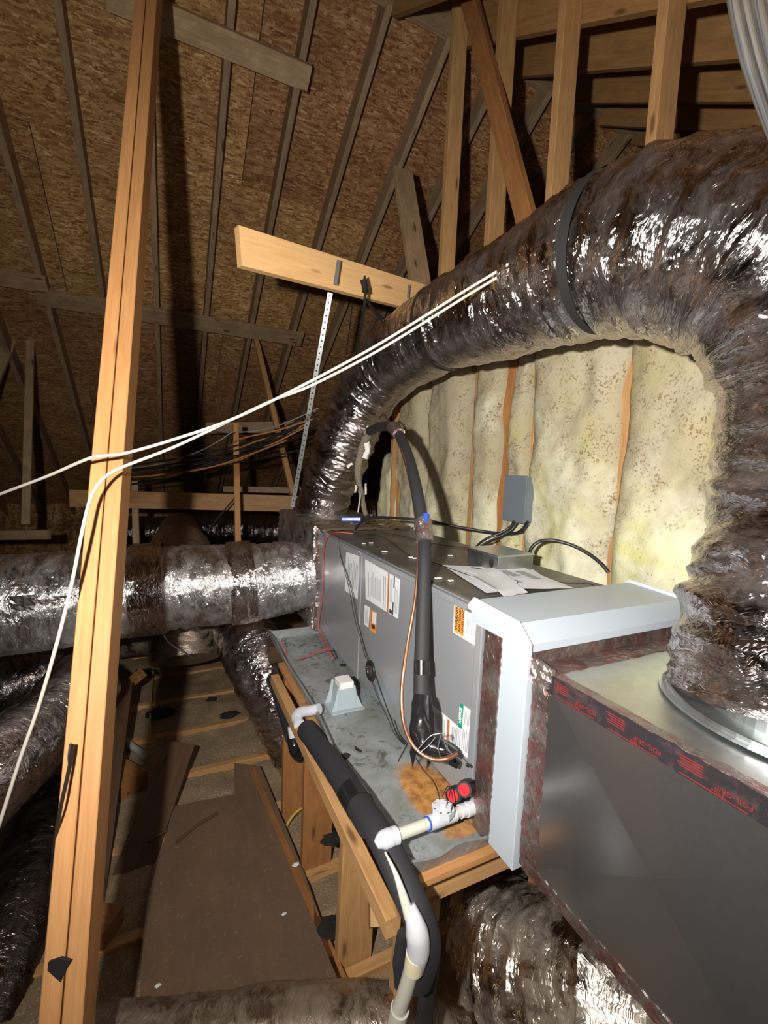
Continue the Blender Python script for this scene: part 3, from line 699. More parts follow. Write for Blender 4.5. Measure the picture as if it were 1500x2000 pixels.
# plenum in front, cross-broken sheet metal
PXf, PY0, PY1, PZ0, PZ1 = .732, .155, .70, -.905, -.425
pl = thing('sheet_metal_plenum', (.99, .43, PZ0), 'dark sheet metal plenum box filling the lower right, taped edges', 'plenum')
ctr = Vector((PXf - .016, (PY0 + PY1) / 2 - .02, (PZ0 + PZ1) / 2 + .005))
A_ = [Vector((PXf, PY1, PZ1)), Vector((PXf, PY1, PZ0)), Vector((PXf, PY0, PZ0)), Vector((PXf, PY0, PZ1))]
Bk = [Vector((HX1, p.y, p.z)) for p in A_]
V = A_ + Bk + [ctr]; F = [[0, 1, 8], [1, 2, 8], [2, 3, 8], [3, 0, 8], [0, 4, 5, 1], [1, 5, 6, 2], [2, 6, 7, 3], [7, 6, 5, 4]]
add('side_sheet', V, F, M['plenum'], pl)
tc = Vector((1.0, .43, PZ1 + .008))
T_ = [Vector((PXf - .002, PY0, PZ1)), Vector((HX1, PY0, PZ1)), Vector((HX1, PY1, PZ1)), Vector((PXf - .002, PY1, PZ1))]
Td = [p - Vector((0, 0, .003)) for p in T_]
V = T_ + Td + [tc]; F = [[0, 1, 8], [1, 2, 8], [2, 3, 8], [3, 0, 8], [7, 6, 5, 4], [0, 4, 5, 1], [1, 5, 6, 2], [2, 6, 7, 3], [3, 7, 4, 0]]
add('top_sheet', V, F, M['galv_light'], pl)
tp = rough_tape('foil_tape', [(PXf - .001, PY1 + .012, PZ1), (PXf - .001, PY1 - .040, PZ1), (PXf - .001, PY1 - .040, PZ0), (PXf - .001, PY1 + .012, PZ0)], M['tape'], pl, (10, 50), seed=5, label='crumpled foil tape with red print, upright')
rough_tape('foil_tape', [(PXf - .002, PY1, PZ0 - .004), (PXf - .002, PY1, PZ0 + .025), (PXf - .002, PY0, PZ0 + .025), (PXf - .002, PY0, PZ0 - .004)], M['tape'], pl, (6, 50), seed=6, label='foil tape along the lower edge')
bt = rough_tape('black_tape', [(PXf - .004, PY1 - .03, PZ1 - .040), (PXf - .004, PY1 - .03, PZ1 + .001), (PXf - .004, PY0, PZ1 + .001), (PXf - .004, PY0, PZ1 - .040)], M['tape_black'], pl, (6, 40), .0006, seed=7, jag=.002, label='black tape with red print along the top edge')
rough_tape('foil_tape', [(PXf - .003, PY1, PZ1 + .001), (PXf + .020, PY1, PZ1 + .001), (PXf + .020, PY0, PZ1 + .001), (PXf - .003, PY0, PZ1 + .001)], M['tape_bright'], pl, (6, 40), .001, nrm=Vector((0, 0, 1)), seed=8)
rough_tape('foil_tape', [(PXf - .004, PY1 + .012, PZ1 + .05), (PXf - .004, PY1 + .012, PZ1 - .01), (HX1, PY1 + .012, PZ1 - .01), (HX1, PY1 + .012, PZ1 + .05)], M['tape'], pl, (8, 50), .002, nrm=Vector((0, -1, 0)), seed=9)
rough_tape('foil_tape', [(PXf, PY1 + .012, PZ1 + .001), (PXf, PY1 - .045, PZ1 + .001), (HX1, PY1 - .045, PZ1 + .001), (HX1, PY1 + .012, PZ1 + .001)], M['tape'], pl, (8, 50), .002, nrm=Vector((0, 0, 1)), seed=10)
rough_tape('foil_tape', [(PXf - .006, PY1 + .02, PZ1 + .022), (PXf - .006, PY1 - .045, PZ1 + .012), (PXf - .006, PY1 - .03, PZ1 - .05), (PXf - .006, PY1 + .02, PZ1 - .035)], M['tape_bright'], pl, (8, 8), .007, seed=12, jag=.012)
tagtape = lambda y, t, sz, z, b=.0002: letters('lettering', t, (PXf - .0062, y, z), (0, 1, 0), (0, 0, -1), sz, M['red_ink'], bt, b)
for k, y in enumerate((.225, .345, .475, .60)):
    tagtape(y - .055, 'FOIL-GRIP', .011, PZ1 - .022); tagtape(y - .020, '1402', .010, PZ1 - .031)
    for j in range(5):
        box('print_line', (PXf - .0060, y + .012, PZ1 - .0085 - .0042 * j), (PXf - .0056, y + .050 - .004 * (j % 3), PZ1 - .0065 - .0042 * j), M['red_ink'], bt)
    box('print_line', (PXf - .0060, y - .05, PZ1 - .0375), (PXf - .0056, y + .045, PZ1 - .0355), M['red_ink'], bt)
# collar on the plenum top
CC = Vector((1.035, .365, PZ1))
colr = thing('duct_collar', CC, 'flat round galvanised collar on top of the plenum', 'collar')
def annulus(c, r0, r1, z0, z1, n=64):
    V = []; F = []
    for k in range(n):
        a = 2 * math.pi * k / n; ca, sa = math.cos(a), math.sin(a)
        V += [(c.x + r0 * ca, c.y + r0 * sa, z0), (c.x + r1 * ca, c.y + r1 * sa, z0), (c.x + r1 * ca, c.y + r1 * sa, z1), (c.x + r0 * ca, c.y + r0 * sa, z1)]
    for k in range(n):
        a, b = 4 * k, 4 * ((k + 1) % n)
        for j in range(4): F.append([a + j, a + (j + 1) % 4, b + (j + 1) % 4, b + j])
    return V, F
V, F = annulus(CC, .150, .222, PZ1 + .009, PZ1 + .014); add('flange', V, F, M['galv_light'], colr)
V, F = annulus(CC, .150, .154, PZ1 + .010, PZ1 + .035); add('sleeve', V, F, M['galv'], colr)
V, F = annulus(CC, .205, .210, PZ1 + .014, PZ1 + .020); add('flange_bead', V, F, M['galv'], colr)

# ================================================================ DUCTS
def strap_ring(P, r, wdt, mat, parent, name='duct_strap', disp=None):
    return tube(name, P, r, mat, parent, seg=72, ds=.01, disp=disp, caps=False)
big = thing('supply_duct', (.94, 2.95, -.40), 'huge wrinkled foil duct arching over the handler from the plenum collar to the far box', 'duct')
BP = [(1.035, .375, -.415), (1.06, .395, -.28), (1.125, .405, -.10), (1.155, .41, .10), (1.15, .43, .27), (1.125, .51, .43), (1.085, .68, .535), (1.065, .83, .575), (1.05, 1.0, .59),
      tuple(PX(1000, 588, 1.05)), tuple(PX(890, 630, 1.05)), tuple(PX(825, 668, 1.06)), tuple(PX(762, 712, 1.05)), tuple(PX(712, 775, 1.02)), tuple(PX(680, 845, .985)), tuple(PX(655, 915, .955)), tuple(PX(637, 970, .94)), (.935, 2.98, -.40)]
BR = [.188, .188, .190, .191, .205, .205, .200, .195, .188, .180, .175, .176, .178, .178, .175, .168, .165, .168]
C_, u_ = resample(BP, .02); cum = [0]
for i in range(1, len(BP)): cum.append(cum[-1] + 1)
# radius profile against length
def radprof(P, R):
    d = np.r_[0, np.cumsum([np.linalg.norm(np.array(P[i + 1]) - np.array(P[i])) for i in range(len(P) - 1)])]
    return list(np.interp(np.linspace(0, d[-1], 60), d, R))
base_disp = foil_disp(101, pleat=.017, ls=.065, crump=.0035, sag=.012, kth=3)
def big_disp(u, th, rr):
    D = base_disp(u, th, rr); L = u[-1]
    for (c, wd, dp) in ((.115, .03, .010), (.19, .012, .009), (.25, .015, .010), (.43, .014, .011), (.51, .012, .009), (.33, .05, .015), (.62, .05, .014), (1.30, .02, .010), (2.02, .02, .006)):
        D = D - dp * np.exp(-((u - c) / wd) ** 2)[:, None]
    calm = 1 - .45 * np.exp(-((u - 2.1) / .5) ** 2)
    return D * calm[:, None]
tube('duct_jacket', BP, radprof(BP, BR), M['foil'], big, seg=200, ds=.0065, disp=big_disp)
def along(P, s0, s1, n=7):
    C, u = resample(P, .01); return [tuple(np.array([np.interp(s, u, C[:, k]) for k in range(3)])) for s in np.linspace(s0, s1, n)]
for (s0, s1, r) in ((1.285, 1.315, .199), (2.03, 2.055, .183)):
    tube('duct_strap', along(BP, s0, s1), r, M['cloth_black'], big, seg=72, ds=.01, caps=False)
# far foil wrapped box that the ducts join
fb = thing('duct_box', (.96, 2.7, -.92), 'foil wrapped duct box joined to the far end of the handler', 'duct box')
def crump_box(name, lo, hi, mat, parent, ds=.02, amp=.006, seed=3):
    import bmesh
    bm = bmesh.new(); V, F = boxm(lo, hi); vs = [bm.verts.new(v) for v in V]; [bm.faces.new([vs[i] for i in f]) for f in F]
    bmesh.ops.subdivide_edges(bm, edges=bm.edges[:], cuts=28, use_grid_fill=True)
    r = np.random.RandomState(seed)
    for v in bm.verts: v.co += Vector(((r.rand() - .5), (r.rand() - .5), (r.rand() - .5))) * amp
    bm.verts.index_update(); V = [tuple(v.co) for v in bm.verts]; F = [[v.index for v in f.verts] for f in bm.faces]
    luv = []
    for f in bm.faces:
        n = f.normal; ax_ = max(range(3), key=lambda k: abs(n[k])); o_ = [k for k in range(3) if k != ax_]
        luv.append(np.array([[v.co[o_[0]], v.co[o_[1]]] for v in f.verts]))
    bm.free(); return add(name, V, F, mat, parent, smooth=True, uv=(np.concatenate(luv),), auto=50)
crump_box('foil_wrap', (.695, 2.285, -.90), (1.215, 3.14, -.33), M['foil_bright'], fb, amp=.012)
rough_tape('foil_tape', [(.712, 2.262, -.345), (.712, 2.30, -.345), (.700, 2.30, -.90), (.712, 2.262, -.90)], M['tape_bright'], fb, (8, 50), .012, seed=15, jag=.02)
rough_tape('foil_tape', [(.71, 2.20, -.338), (1.23, 2.20, -.338), (1.22, 2.40, -.322), (.70, 2.40, -.322)], M['foil_dusty_shaded'], fb, (20, 20), .01, nrm=Vector((0, 0, 1)), seed=16, jag=.02)

ld = thing('return_duct', (-.8, 2.45, -.87), 'silver foil duct running from the far box out to the left edge', 'duct')
LP = [(.70, 2.42, -.625), (.52, 2.42, -.635), (.30, 2.42, -.645), (.0, 2.44, -.655), (-.45, 2.45, -.67), (-1.0, 2.47, -.68), (-1.6, 2.5, -.70)]
d1 = foil_disp(202, pleat=.005, ls=.09, crump=.005, sag=.008, kth=4)
def l_disp(u, th, rr):
    D = d1(u, th, rr) - .012 * np.exp(-((u - .03) / .04) ** 2)[:, None]
    for c in (.26, .66): D = D - .006 * np.exp(-((u - c) / .012) ** 2)[:, None]
    return D
tube('duct_jacket', LP, [.19, .205, .212, .215, .218, .22, .22], M['foil_bright'], ld, seg=140, ds=.008, disp=l_disp)
for k, (x0, x1, r) in enumerate(((.40, .28, .2165), (-.02, -.16, .222))):
    tube('wrap_band', [(x0, 2.425, -.64), ((x0 + x1) / 2, 2.428, -.645), (x1, 2.432, -.65)], r, M['foil'], ld, seg=120, ds=.008, disp=foil_disp(300 + k, .002, .06, .003, .003), caps=False)
for k in range(4):
    y_ = -.56 + .0 * k
    P0 = PY(18 + 42 * k, 1165 + 7 * (k % 2), 2.232 + .005 * k)
    rough_tape('tape_patch', [P0, P0 + Vector((.085, 0, 0)), P0 + Vector((.08, .012, -.13)), P0 + Vector((.0, .012, -.12))], M['tape_bright'] if k % 2 else M['foil_bright'], ld, (8, 12), .003, nrm=Vector((0, -1, 0)), seed=40 + k)
def dduct(label, pts, R, mat, seed, pleat=.008, ls=.05, crump=.004, ring=0., seg=96, ds=.011, sag=.01, name='flex_duct', **k):
    t = tube(name, pts, R, M[mat], None, seg=seg, ds=ds, disp=foil_disp(seed, pleat, ls, crump, sag, 3, ring), **k)
    return tag(t, label, 'duct')
dduct('dusty grey duct coming from behind and diving under the silver duct', [PD(352, 1035, 4.4), PD(352, 1062, 3.9), PD(352, 1100, 3.4), PD(360, 1180, 3.0), PD(362, 1290, 2.85)], [.17, .20, .235, .22, .2], 'foil_dusty_shaded', 401, .004, .1)
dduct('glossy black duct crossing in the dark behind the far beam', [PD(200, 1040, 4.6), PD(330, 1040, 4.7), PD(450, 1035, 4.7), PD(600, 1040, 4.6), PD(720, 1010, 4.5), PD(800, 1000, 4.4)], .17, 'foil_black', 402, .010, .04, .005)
dduct('lower dark duct hidden behind the silver duct, in the gap under the far beam', [PD(-100, 1230, 3.3), PD(120, 1245, 3.25), PD(300, 1235, 3.2), PD(420, 1230, 3.2)], [.17, .16, .15, .14], 'foil_dusty_shaded', 403, .006)
dduct('dark wrinkled duct dropping from under the silver duct beside the platform legs', [PD(470, 1215, 2.85), PD(492, 1260, 2.65), PD(525, 1330, 2.5), PD(575, 1430, 2.45), PD(625, 1520, 2.45), PD(700, 1600, 2.5)], [.17, .18, .18, .17, .16, .15], 'foil', 404, .012, .045, .004)
dduct('silver foil duct slanting down at the lower left edge', [PD(170, 1330, 2.2), PD(110, 1400, 2.0), PD(45, 1460, 1.8), PD(-40, 1540, 1.6), PD(-150, 1650, 1.45)], .155, 'foil', 405, .006, .06)
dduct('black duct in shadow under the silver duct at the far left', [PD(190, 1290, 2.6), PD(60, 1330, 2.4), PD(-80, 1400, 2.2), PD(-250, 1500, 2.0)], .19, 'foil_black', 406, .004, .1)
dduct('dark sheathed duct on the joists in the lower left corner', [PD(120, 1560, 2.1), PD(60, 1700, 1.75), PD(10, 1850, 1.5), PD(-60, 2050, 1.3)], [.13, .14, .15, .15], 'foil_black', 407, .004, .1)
dduct('brown dusty foil duct along the bottom edge of the view', [PD(80, 2068, 1.12), PD(250, 2063, 1.13), PD(450, 2052, 1.14), PD(640, 2040, 1.15), PD(760, 2038, 1.16), PD(900, 2090, 1.16)], [.10, .105, .105, .11, .105, .10], 'foil_dusty_shaded', 408, .006, .07)
dduct('fat wrinkled foil duct in the lower right, under the handler and plenum', [PD(1010, 1740, 2.05), PD(985, 1800, 1.80), PD(1005, 1870, 1.52), PD(1080, 1920, 1.30), PD(1200, 1965, 1.17), PD(1350, 2030, 1.08), PD(1520, 2100, 1.0)], [.19, .20, .21, .205, .205, .205, .20], 'foil_mid', 409, .020, .06, .005, seg=150, ds=.008)

# ================================================================ DRAIN PAN AND PLATFORM
pn = thing('drain_pan', (.88, 1.57, PANZ), 'shallow galvanised drain pan with rust stains under the handler', 'drain pan')
x0, x1, y0, y1 = PAN
org0 = Mat(Vector((1, 0, 0)), Vector((0, 1, 0)), Vector((0, 0, 1)), Vector(((x0 + x1) / 2, (y0 + y1) / 2, PANZ)))
V, F = boxm((-(x1 - x0) / 2, -(y1 - y0) / 2, 0), ((x1 - x0) / 2, (y1 - y0) / 2, .002)); add('pan_floor', V, F, M['pan'], pn, Mw=org0)
def wallstrip(P, hgt, lean, mat, parent, name='pan_wall', th=.0025):
    """upright sheet along polyline P with hemmed top; lean = outward vector at the top"""
    n = len(P); V = []; F = []
    for k, p in enumerate(P):
        p = Vector(p); l = Vector(lean[k] if isinstance(lean, list) else lean); hh = hgt[k] if isinstance(hgt, list) else hgt
        o_ = l.normalized() * th if l.length > 1e-6 else Vector((th, 0, 0))
        V += [p, p + o_, p + l + o_ * 2 + Vector((0, 0, hh)), p + l - o_ + Vector((0, 0, hh))]
    for k in range(n - 1):
        a, b = 4 * k, 4 * (k + 1)
        for j in range(4): F.append([a + j, a + (j + 1) % 4, b + (j + 1) % 4, b + j])
    F += [[3, 2, 1, 0], [4 * n - 4, 4 * n - 3, 4 * n - 2, 4 * n - 1]]
    return add(name, V, F, mat, parent)
ys = np.linspace(y0, y1, 22)
wallstrip([(x0, y, PANZ) for y in ys], .042, [Vector((-.008 - .014 * math.exp(-((y - 1.15) / .18) ** 2) + .004 * math.sin(y * 9), 0, 0)) for y in ys], M['galv_dull'], pn)
xs = np.linspace(x0 - .002, FX + .04, 14)
wallstrip([(x, y0, PANZ - .006) for x in xs], .046, [Vector((0, -.006 - .012 * math.sin(k * .45) ** 2, 0)) for k in range(len(xs))], M['galv_dull'], pn)
wallstrip([(x, y1, PANZ) for x in xs], .045, Vector((0, .006, 0)), M['galv_dull'], pn)
box('support_block', (FX + .05, 1.0, PANZ + .002), (FX + .13, 1.1, HZ0), M['riser'], pn)
box('support_block', (HX1 - .15, 1.0, PANZ + .002), (HX1 - .07, 1.1, HZ0), M['riser'], pn)
box('support_block', (HX1 - .15, 2.0, PANZ + .002), (HX1 - .07, 2.1, HZ0), M['riser'], pn)
for (px, py, r) in ((662, 1423, .009), (670, 1300, .016)):
    c = PZ(px, py, PANZ + .0025); V, F = extrude([c + Vector((math.cos(a) * r, math.sin(a) * r, 0)) for a in np.linspace(0, 2 * math.pi, 17)[:-1]], Vector((0, 0, .002))); add('knockout', V, F, M['galv'], pn)
# grey plastic riser block standing in the pan
rc_ = PZ(683, 1388, PANZ + .002)
rs = thing('riser_block', rc_, 'tapered grey plastic support block standing in the drain pan', 'support')
def frustum(c, b, t, h, ny=1):
    V = [(c.x - b[0], c.y - b[1], c.z), (c.x + b[0], c.y - b[1], c.z), (c.x + b[0], c.y + b[1], c.z), (c.x - b[0], c.y + b[1], c.z)]
    V += [(c.x - t[0], c.y - t[1], c.z + h), (c.x + t[0], c.y - t[1], c.z + h), (c.x + t[0], c.y + t[1], c.z + h), (c.x - t[0], c.y + t[1], c.z + h)]
    return V, [(0, 3, 2, 1), (4, 5, 6, 7), (0, 1, 5, 4), (1, 2, 6, 5), (2, 3, 7, 6), (3, 0, 4, 7)]
rcc = rc_ + Vector((-.008, .05, 0))
V, F = boxm((rcc.x - .068, rcc.y - .06, rcc.z), (rcc.x + .068, rcc.y + .06, rcc.z + .004)); add('base_plate', V, F, M['riser'], rs)
V, F = frustum(rcc, (.042, .042), (.028, .028), .085); add('tapered_body', V, F, M['riser'], rs)
for sx in (-1, 1):
    rib = [rcc + Vector((sx * .040, -.045, .003)), rcc + Vector((sx * .064, -.045, .003)), rcc + Vector((sx * .044, -.034, .05)), rcc + Vector((sx * .036, -.030, .088)), rcc + Vector((sx * .026, -.030, .088))]
    V, F = extrude(rib, Vector((0, .005, 0))); add('rib', V, F, M['riser'], rs)
    V, F = extrude([p + Vector((0, .075, 0)) for p in rib], Vector((0, .005, 0))); add('rib', V, F, M['riser'], rs)
V, F = boxm((rcc.x - .028, rcc.y - .036, rcc.z + .082), (rcc.x + .028, rcc.y + .03, rcc.z + .108), .003); add('foam_pad', V, F, M['foamwhite'], rs)

pf = thing('platform', (.88, 1.55, -1.62), 'raised wooden platform under the drain pan, plywood deck on lumber legs', 'platform')
box('deck', (.463, .795, -.967), (1.30, 2.05, PANZ - .006), M['pine'], pf)
box('deck', (.500, 2.055, -.967), (1.30, 2.40, PANZ - .006), M['orange'], pf)
beam('rim', (.433, .765, -.994), (.433, 1.98, -.994), (0, 0, 1), .046, .036, M['stud'], pf)
beam('rim', (1.25, .80, -1.012), (1.25, 2.35, -1.012), (0, 0, 1), .088, .036, M['stud'], pf)
beam('end_rim', (.56, .855, -1.020), (1.30, .855, -1.020), (0, 0, 1), .100, .036, M['stud'], pf)
beam('end_rim', (.472, 2.30, -1.012), (1.30, 2.30, -1.012), (0, 0, 1), .088, .036, M['dark_wood'], pf)
def leg(px0, px1, y_, bot, top, mat='orange'):
    a = PY(*bot, y_); b = PY(*top, y_); b.z = -.968
    return beam('leg', a, b, (1, 0, 0), .118, .034, M[mat], pf)
for (x, y, mt, dx) in ((.525, 1.925, 'orange', 0), (.53, 1.60, 'orange', .0), (.55, 1.215, 'stud', -.01), (.60, .915, 'stud', -.03), (1.15, 1.0, 'orange', 0), (1.15, 1.9, 'orange', 0)):
    beam('leg', (x + dx, y, -1.66), (x, y, -.969), (1, 0, 0), .122, .034, M[mt], pf, bev=.003)
beam('cross_brace', (.50, 1.26, -1.10), (.66, 1.62, -1.30), (0, 0, 1), .085, .034, M['orange'], pf)
beam('cross_brace', (.52, 1.02, -1.30), (.60, 1.25, -1.10), (0, 0, 1), .07, .034, M['stud'], pf)

# ================================================================ PIPES
# condensate trap arm in white PVC with float switch
cz = -.853; cy = .86
dp = thing('drain_line', (.57, cy, cz - .02), 'white PVC drain stub with float switch, from the handler across the pan edge', 'pipe')
pts = lambda *xs: [(x, cy + (x - .7) * .02, cz) for x in xs]
e0 = PY(737, 1647, .845); xs0 = PY(915, 1580, .865)
P_ = lambda t: tuple(PY(917, 1578, .868) * (1 - t) + PY(752, 1640, .842) * t)
tube('pipe', [P_(.0), P_(.5), P_(.93)], .0135, M['pvc'], dp, seg=20, ds=.01)
tube('hex_nut', [P_(-.06), P_(.0), P_(.06)], .0195, M['pvc_fit'], dp, seg=10, ds=.01)
tube('coupling', [P_(.06), P_(.1), P_(.13)], .0165, M['pvc_fit'], dp, seg=20, ds=.01)
tube('tee_body', [P_(.20), P_(.36), P_(.52)], .0178, M['pvc_fit'], dp, seg=20, ds=.01)
tube('glue_ring', [P_(.521), P_(.535)], .0172, M['blue_glue'], dp, seg=20, ds=.003)
c = Vector(P_(.35)); hx = [c + Vector((.029 * math.cos(a), .029 * math.sin(a), .014)) for a in np.linspace(0, 2 * math.pi, 9)[:-1]]
V, F = extrude(hx, Vector((0, 0, .016))); sw = add('switch_cap', V, F, M['pvc_fit'], dp)
tube('neck', [tuple(c), tuple(c + Vector((0, 0, .018)))], .018, M['pvc_fit'], dp, seg=18, ds=.006)
tube('switch_stem', [tuple(c + Vector((0, 0, .026))), tuple(c + Vector((0, 0, .044)))], .009, M['pvc_fit'], dp, seg=12, ds=.004)
for k in range(7):
    a = k * .9 + .3
    V, F = boxm((c.x + .022 * math.cos(a) - .003, c.y + .022 * math.sin(a) - .0012, c.z + .0301), (c.x + .022 * math.cos(a) + .003, c.y + .022 * math.sin(a) + .0012, c.z + .0308)); add('raised_mark', V, F, M['ink_dark'], sw)
el = [P_(.90), P_(.98), P_(1.04), tuple(Vector(P_(1.09)) + Vector((0, 0, -.006)))]
tube('elbow', el, [.0185, .0215, .020, .009], M['pvc_fit'], dp, seg=22, ds=.005)
tube('elbow_collar', [P_(.88), P_(.925)], .0205, M['pvc_fit'], dp, seg=22, ds=.004)
# long foam covered drain pipe beside the pan
lp = thing('insulated_drain_pipe', (.41, 1.2, -1.0), 'black foam covered drain pipe along the platform, split over white PVC at the bottom', 'pipe')
FP = [PX(592, 1408, .425), PX(640, 1480, .42), PX(700, 1567, .415), PX(752, 1650, .41), PX(800, 1745, .405)]
FPd = [PX(600, 1426, .447), PX(645, 1486, .452), PX(700, 1570, .452), PX(748, 1648, .452), PD(790, 1735, .985), PD(818, 1800, .96), PD(828, 1850, .965), PD(814, 1905, .985)]
fd = lambda u, th, rr: .0015 * (vnoise(np.meshgrid(u, th, indexing='ij')[0] * 25, np.meshgrid(u, th, indexing='ij')[1] * 2, 77) - .5)
FL = resample(FPd, .01)[1][-1]; FS = FL * .60
tube('foam_sleeve', along(FPd, 0, FS, 20), .0365, M['foam'], lp, seg=26, ds=.015, disp=fd)
tube('foam_wrap_end', along(FPd, FS - .004, FL, 16), .0362, M['foam'], lp, seg=26, ds=.01, a0=math.radians(62), a1=math.radians(352))
tube('tape_band', along(FPd, .42, .49, 4), .0385, M['vinyl'], lp, seg=26, ds=.01)
SP = [PD(752, 1664, .985), PD(772, 1705, .955), PD(788, 1752, .935), PD(800, 1790, .925)]
tube('pvc_sliver', SP, [.002, .005, .009, .012], M['pvc'], lp, seg=12, ds=.008)
tube('pvc_elbow', [PD(799, 1768, .935), PD(812, 1810, .92), PD(817, 1848, .925), PD(811, 1890, .94)], [.013, .0235, .0240, .019], M['pvc_fit'], lp, seg=20, ds=.008)
tube('glue_joint', [PD(813, 1862, .926), PD(808, 1890, .935)], [.0215, .0205], M['pvc_old'], lp, seg=20, ds=.006)
tube('pvc_pipe', [PD(810, 1868, .94), PD(795, 1925, .96), PD(775, 1985, .98), PD(755, 2060, 1.0)], .0165, M['pvc'], lp, seg=18, ds=.02)
tube('pipe_coupling', [PD(781, 1970, .976), PD(768, 2030, .99)], .0205, M['pvc'], lp, seg=18, ds=.02)
tube('foam_flap', [PD(844, 1810, .985), PD(842, 1880, 1.0), PD(832, 1950, 1.02), PD(826, 2030, 1.03)], [.017, .024, .022, .024], M['foam'], lp, seg=14, ds=.012, disp=lambda u, th, rr: .008 * (vnoise(np.meshgrid(u, th, indexing='ij')[0] * 60, np.meshgrid(u, th, indexing='ij')[1] * 1.5, 79) - .5), flat=(.5, 1))
tube('foam_flap', [PD(790, 1820, .97), PD(785, 1870, .98), PD(782, 1925, .99)], [.018, .022, .014], M['foam'], lp, seg=14, ds=.01, flat=(.6, 1))
V, F = boxm(tuple(PD(846, 1836, .98) - Vector((.012, .004, .014))), tuple(PD(846, 1836, .98) + Vector((.014, .004, .014)))); add('tape_end', V, F, M['vinyl'], lp)
# upper insulated pipe and its trap
up_ = thing('insulated_pipe', PD(560, 1420, 1.8), 'black insulated pipe with a U bend beside the white elbow at the pan', 'pipe')
tube('foam_sleeve', [PD(505, 1268, 2.75), PD(525, 1310, 2.45), PD(545, 1355, 2.2), PD(562, 1405, 2.0), PD(573, 1440, 1.86)], [.032, .033, .034, .034, .034], M['foam'], up_, seg=20, ds=.02)
tube('u_bend', [PD(573, 1432, 1.86), PD(577, 1462, 1.84), PD(590, 1476, 1.80), PD(601, 1462, 1.76), PD(598, 1432, 1.75)], .0275, M['vinyl'], up_, seg=20, ds=.01)
tube('pvc_link', [PD(570, 1418, 1.84), PD(573, 1440, 1.83)], .018, M['pvc_fit'], up_, seg=14, ds=.01)
tube('pvc_elbow', [PX(585, 1416, .430), PX(579, 1400, .432), PX(588, 1391, .445), PX(606, 1388, .470), PX(624, 1384, .497)], [.021, .021, .020, .019, .019], M['pvc_fit'], up_, seg=18, ds=.008)
# refrigerant lines
ls_ = thing('suction_line', PD(822, 1450, 1.25), 'thick black insulated refrigerant line rising from the handler in a high arch', 'pipe')
HP = [PD(826, 1425, 1.20), PD(823, 1330, 1.25), PD(826, 1200, 1.31), PD(829, 1100, 1.37), PD(827, 1040, 1.44), PD(815, 965, 1.53), PD(801, 905, 1.65), PD(784, 858, 1.80), PD(768, 836, 1.93), PD(745, 833, 2.07), PD(722, 842, 2.2)]
tube('foam_sleeve', HP, [.0225, .021, .021, .021, .021, .021, .021, .021, .021, .0215, .022], M['foam'], ls_, seg=22, ds=.015)
tube('bare_line', [PD(724, 842, 2.2), PD(712, 862, 2.28), PD(703, 890, 2.35), PD(699, 925, 2.42), PD(704, 958, 2.5), PD(714, 1005, 2.6)], [.020, .019, .019, .017, .016, .014], M['tatter'], ls_, seg=14, ds=.015, disp=lambda u, th, rr: .006 * (vnoise(np.meshgrid(u, th, indexing='ij')[0] * 50, np.meshgrid(u, th, indexing='ij')[1] * 2, 81) - .5))
for pts_, r, k in (([PD(716, 855, 2.27), PD(718, 880, 2.28), PD(712, 895, 2.29)], .016, 1), ([PD(720, 838, 2.2), PD(714, 850, 2.25)], .019, 2), ([PD(714, 945, 2.46), PD(714, 965, 2.48)], .012, 3), ([PD(704, 965, 2.45), PD(699, 1000, 2.5)], .007, 4), ([PD(688, 905, 2.35), PD(678, 912, 2.35)], .008, 5), ([PD(696, 948, 2.4), PD(694, 962, 2.4)], .007, 6)):
    tube('tattered_wrap', pts_, r, M['foamwhite'], ls_, seg=10, ds=.01, disp=lambda u, th, rr: .010 * (vnoise(np.meshgrid(u, th, indexing='ij')[0] * 70 + k, np.meshgrid(u, th, indexing='ij')[1] * 2, 83) - .5), flat=(.5, 1))
tube('foil_tape_wrap', [PD(829, 1060, 1.415), PD(827, 1018, 1.465)], .026, M['tape_bright'], ls_, seg=20, ds=.006, disp=foil_disp(500, .002, .03, .004, 0))
tube('foil_tape_wrap', [PD(780, 848, 1.83), PD(768, 834, 1.92)], .0245, M['tape_bright'], ls_, seg=20, ds=.006, disp=foil_disp(501, .002, .03, .004, 0))
tube('blue_mark', [PD(832, 1022, 1.43), PD(832, 1006, 1.45)], [.004, .012], M['blue'], ls_, seg=10, ds=.004)
tube('tape_band', [PD(824, 1318, 1.252), PD(824, 1290, 1.264)], .0225, M['vinyl'], ls_, seg=20, ds=.008)
tw = tube('tape_wrap', [PD(825, 1360, 1.235), PD(823, 1395, 1.21), PD(824, 1430, 1.19), PD(828, 1455, 1.18), PD(850, 1462, 1.17), PD(872, 1468, 1.16), PD(890, 1478, 1.15)], [.024, .029, .032, .030, .026, .024, .014], M['vinyl'], ls_, seg=20, ds=.008, disp=lambda u, th, rr: .008 * (vnoise(np.meshgrid(u, th, indexing='ij')[0] * 50, np.meshgrid(u, th, indexing='ij')[1] * 1.5, 91) - .5))
for pts_ in ([(808, 1440), (800, 1470), (806, 1500), (816, 1462)], [(880, 1472), (898, 1490), (892, 1502), (876, 1494)], [(838, 1360), (848, 1395), (848, 1440), (838, 1430)]):
    P = [PD(*p, 1.175) for p in pts_]; V, F = extrude(P, CF * .004); add('tape_flap', V, F, M['vinyl'], ls_)
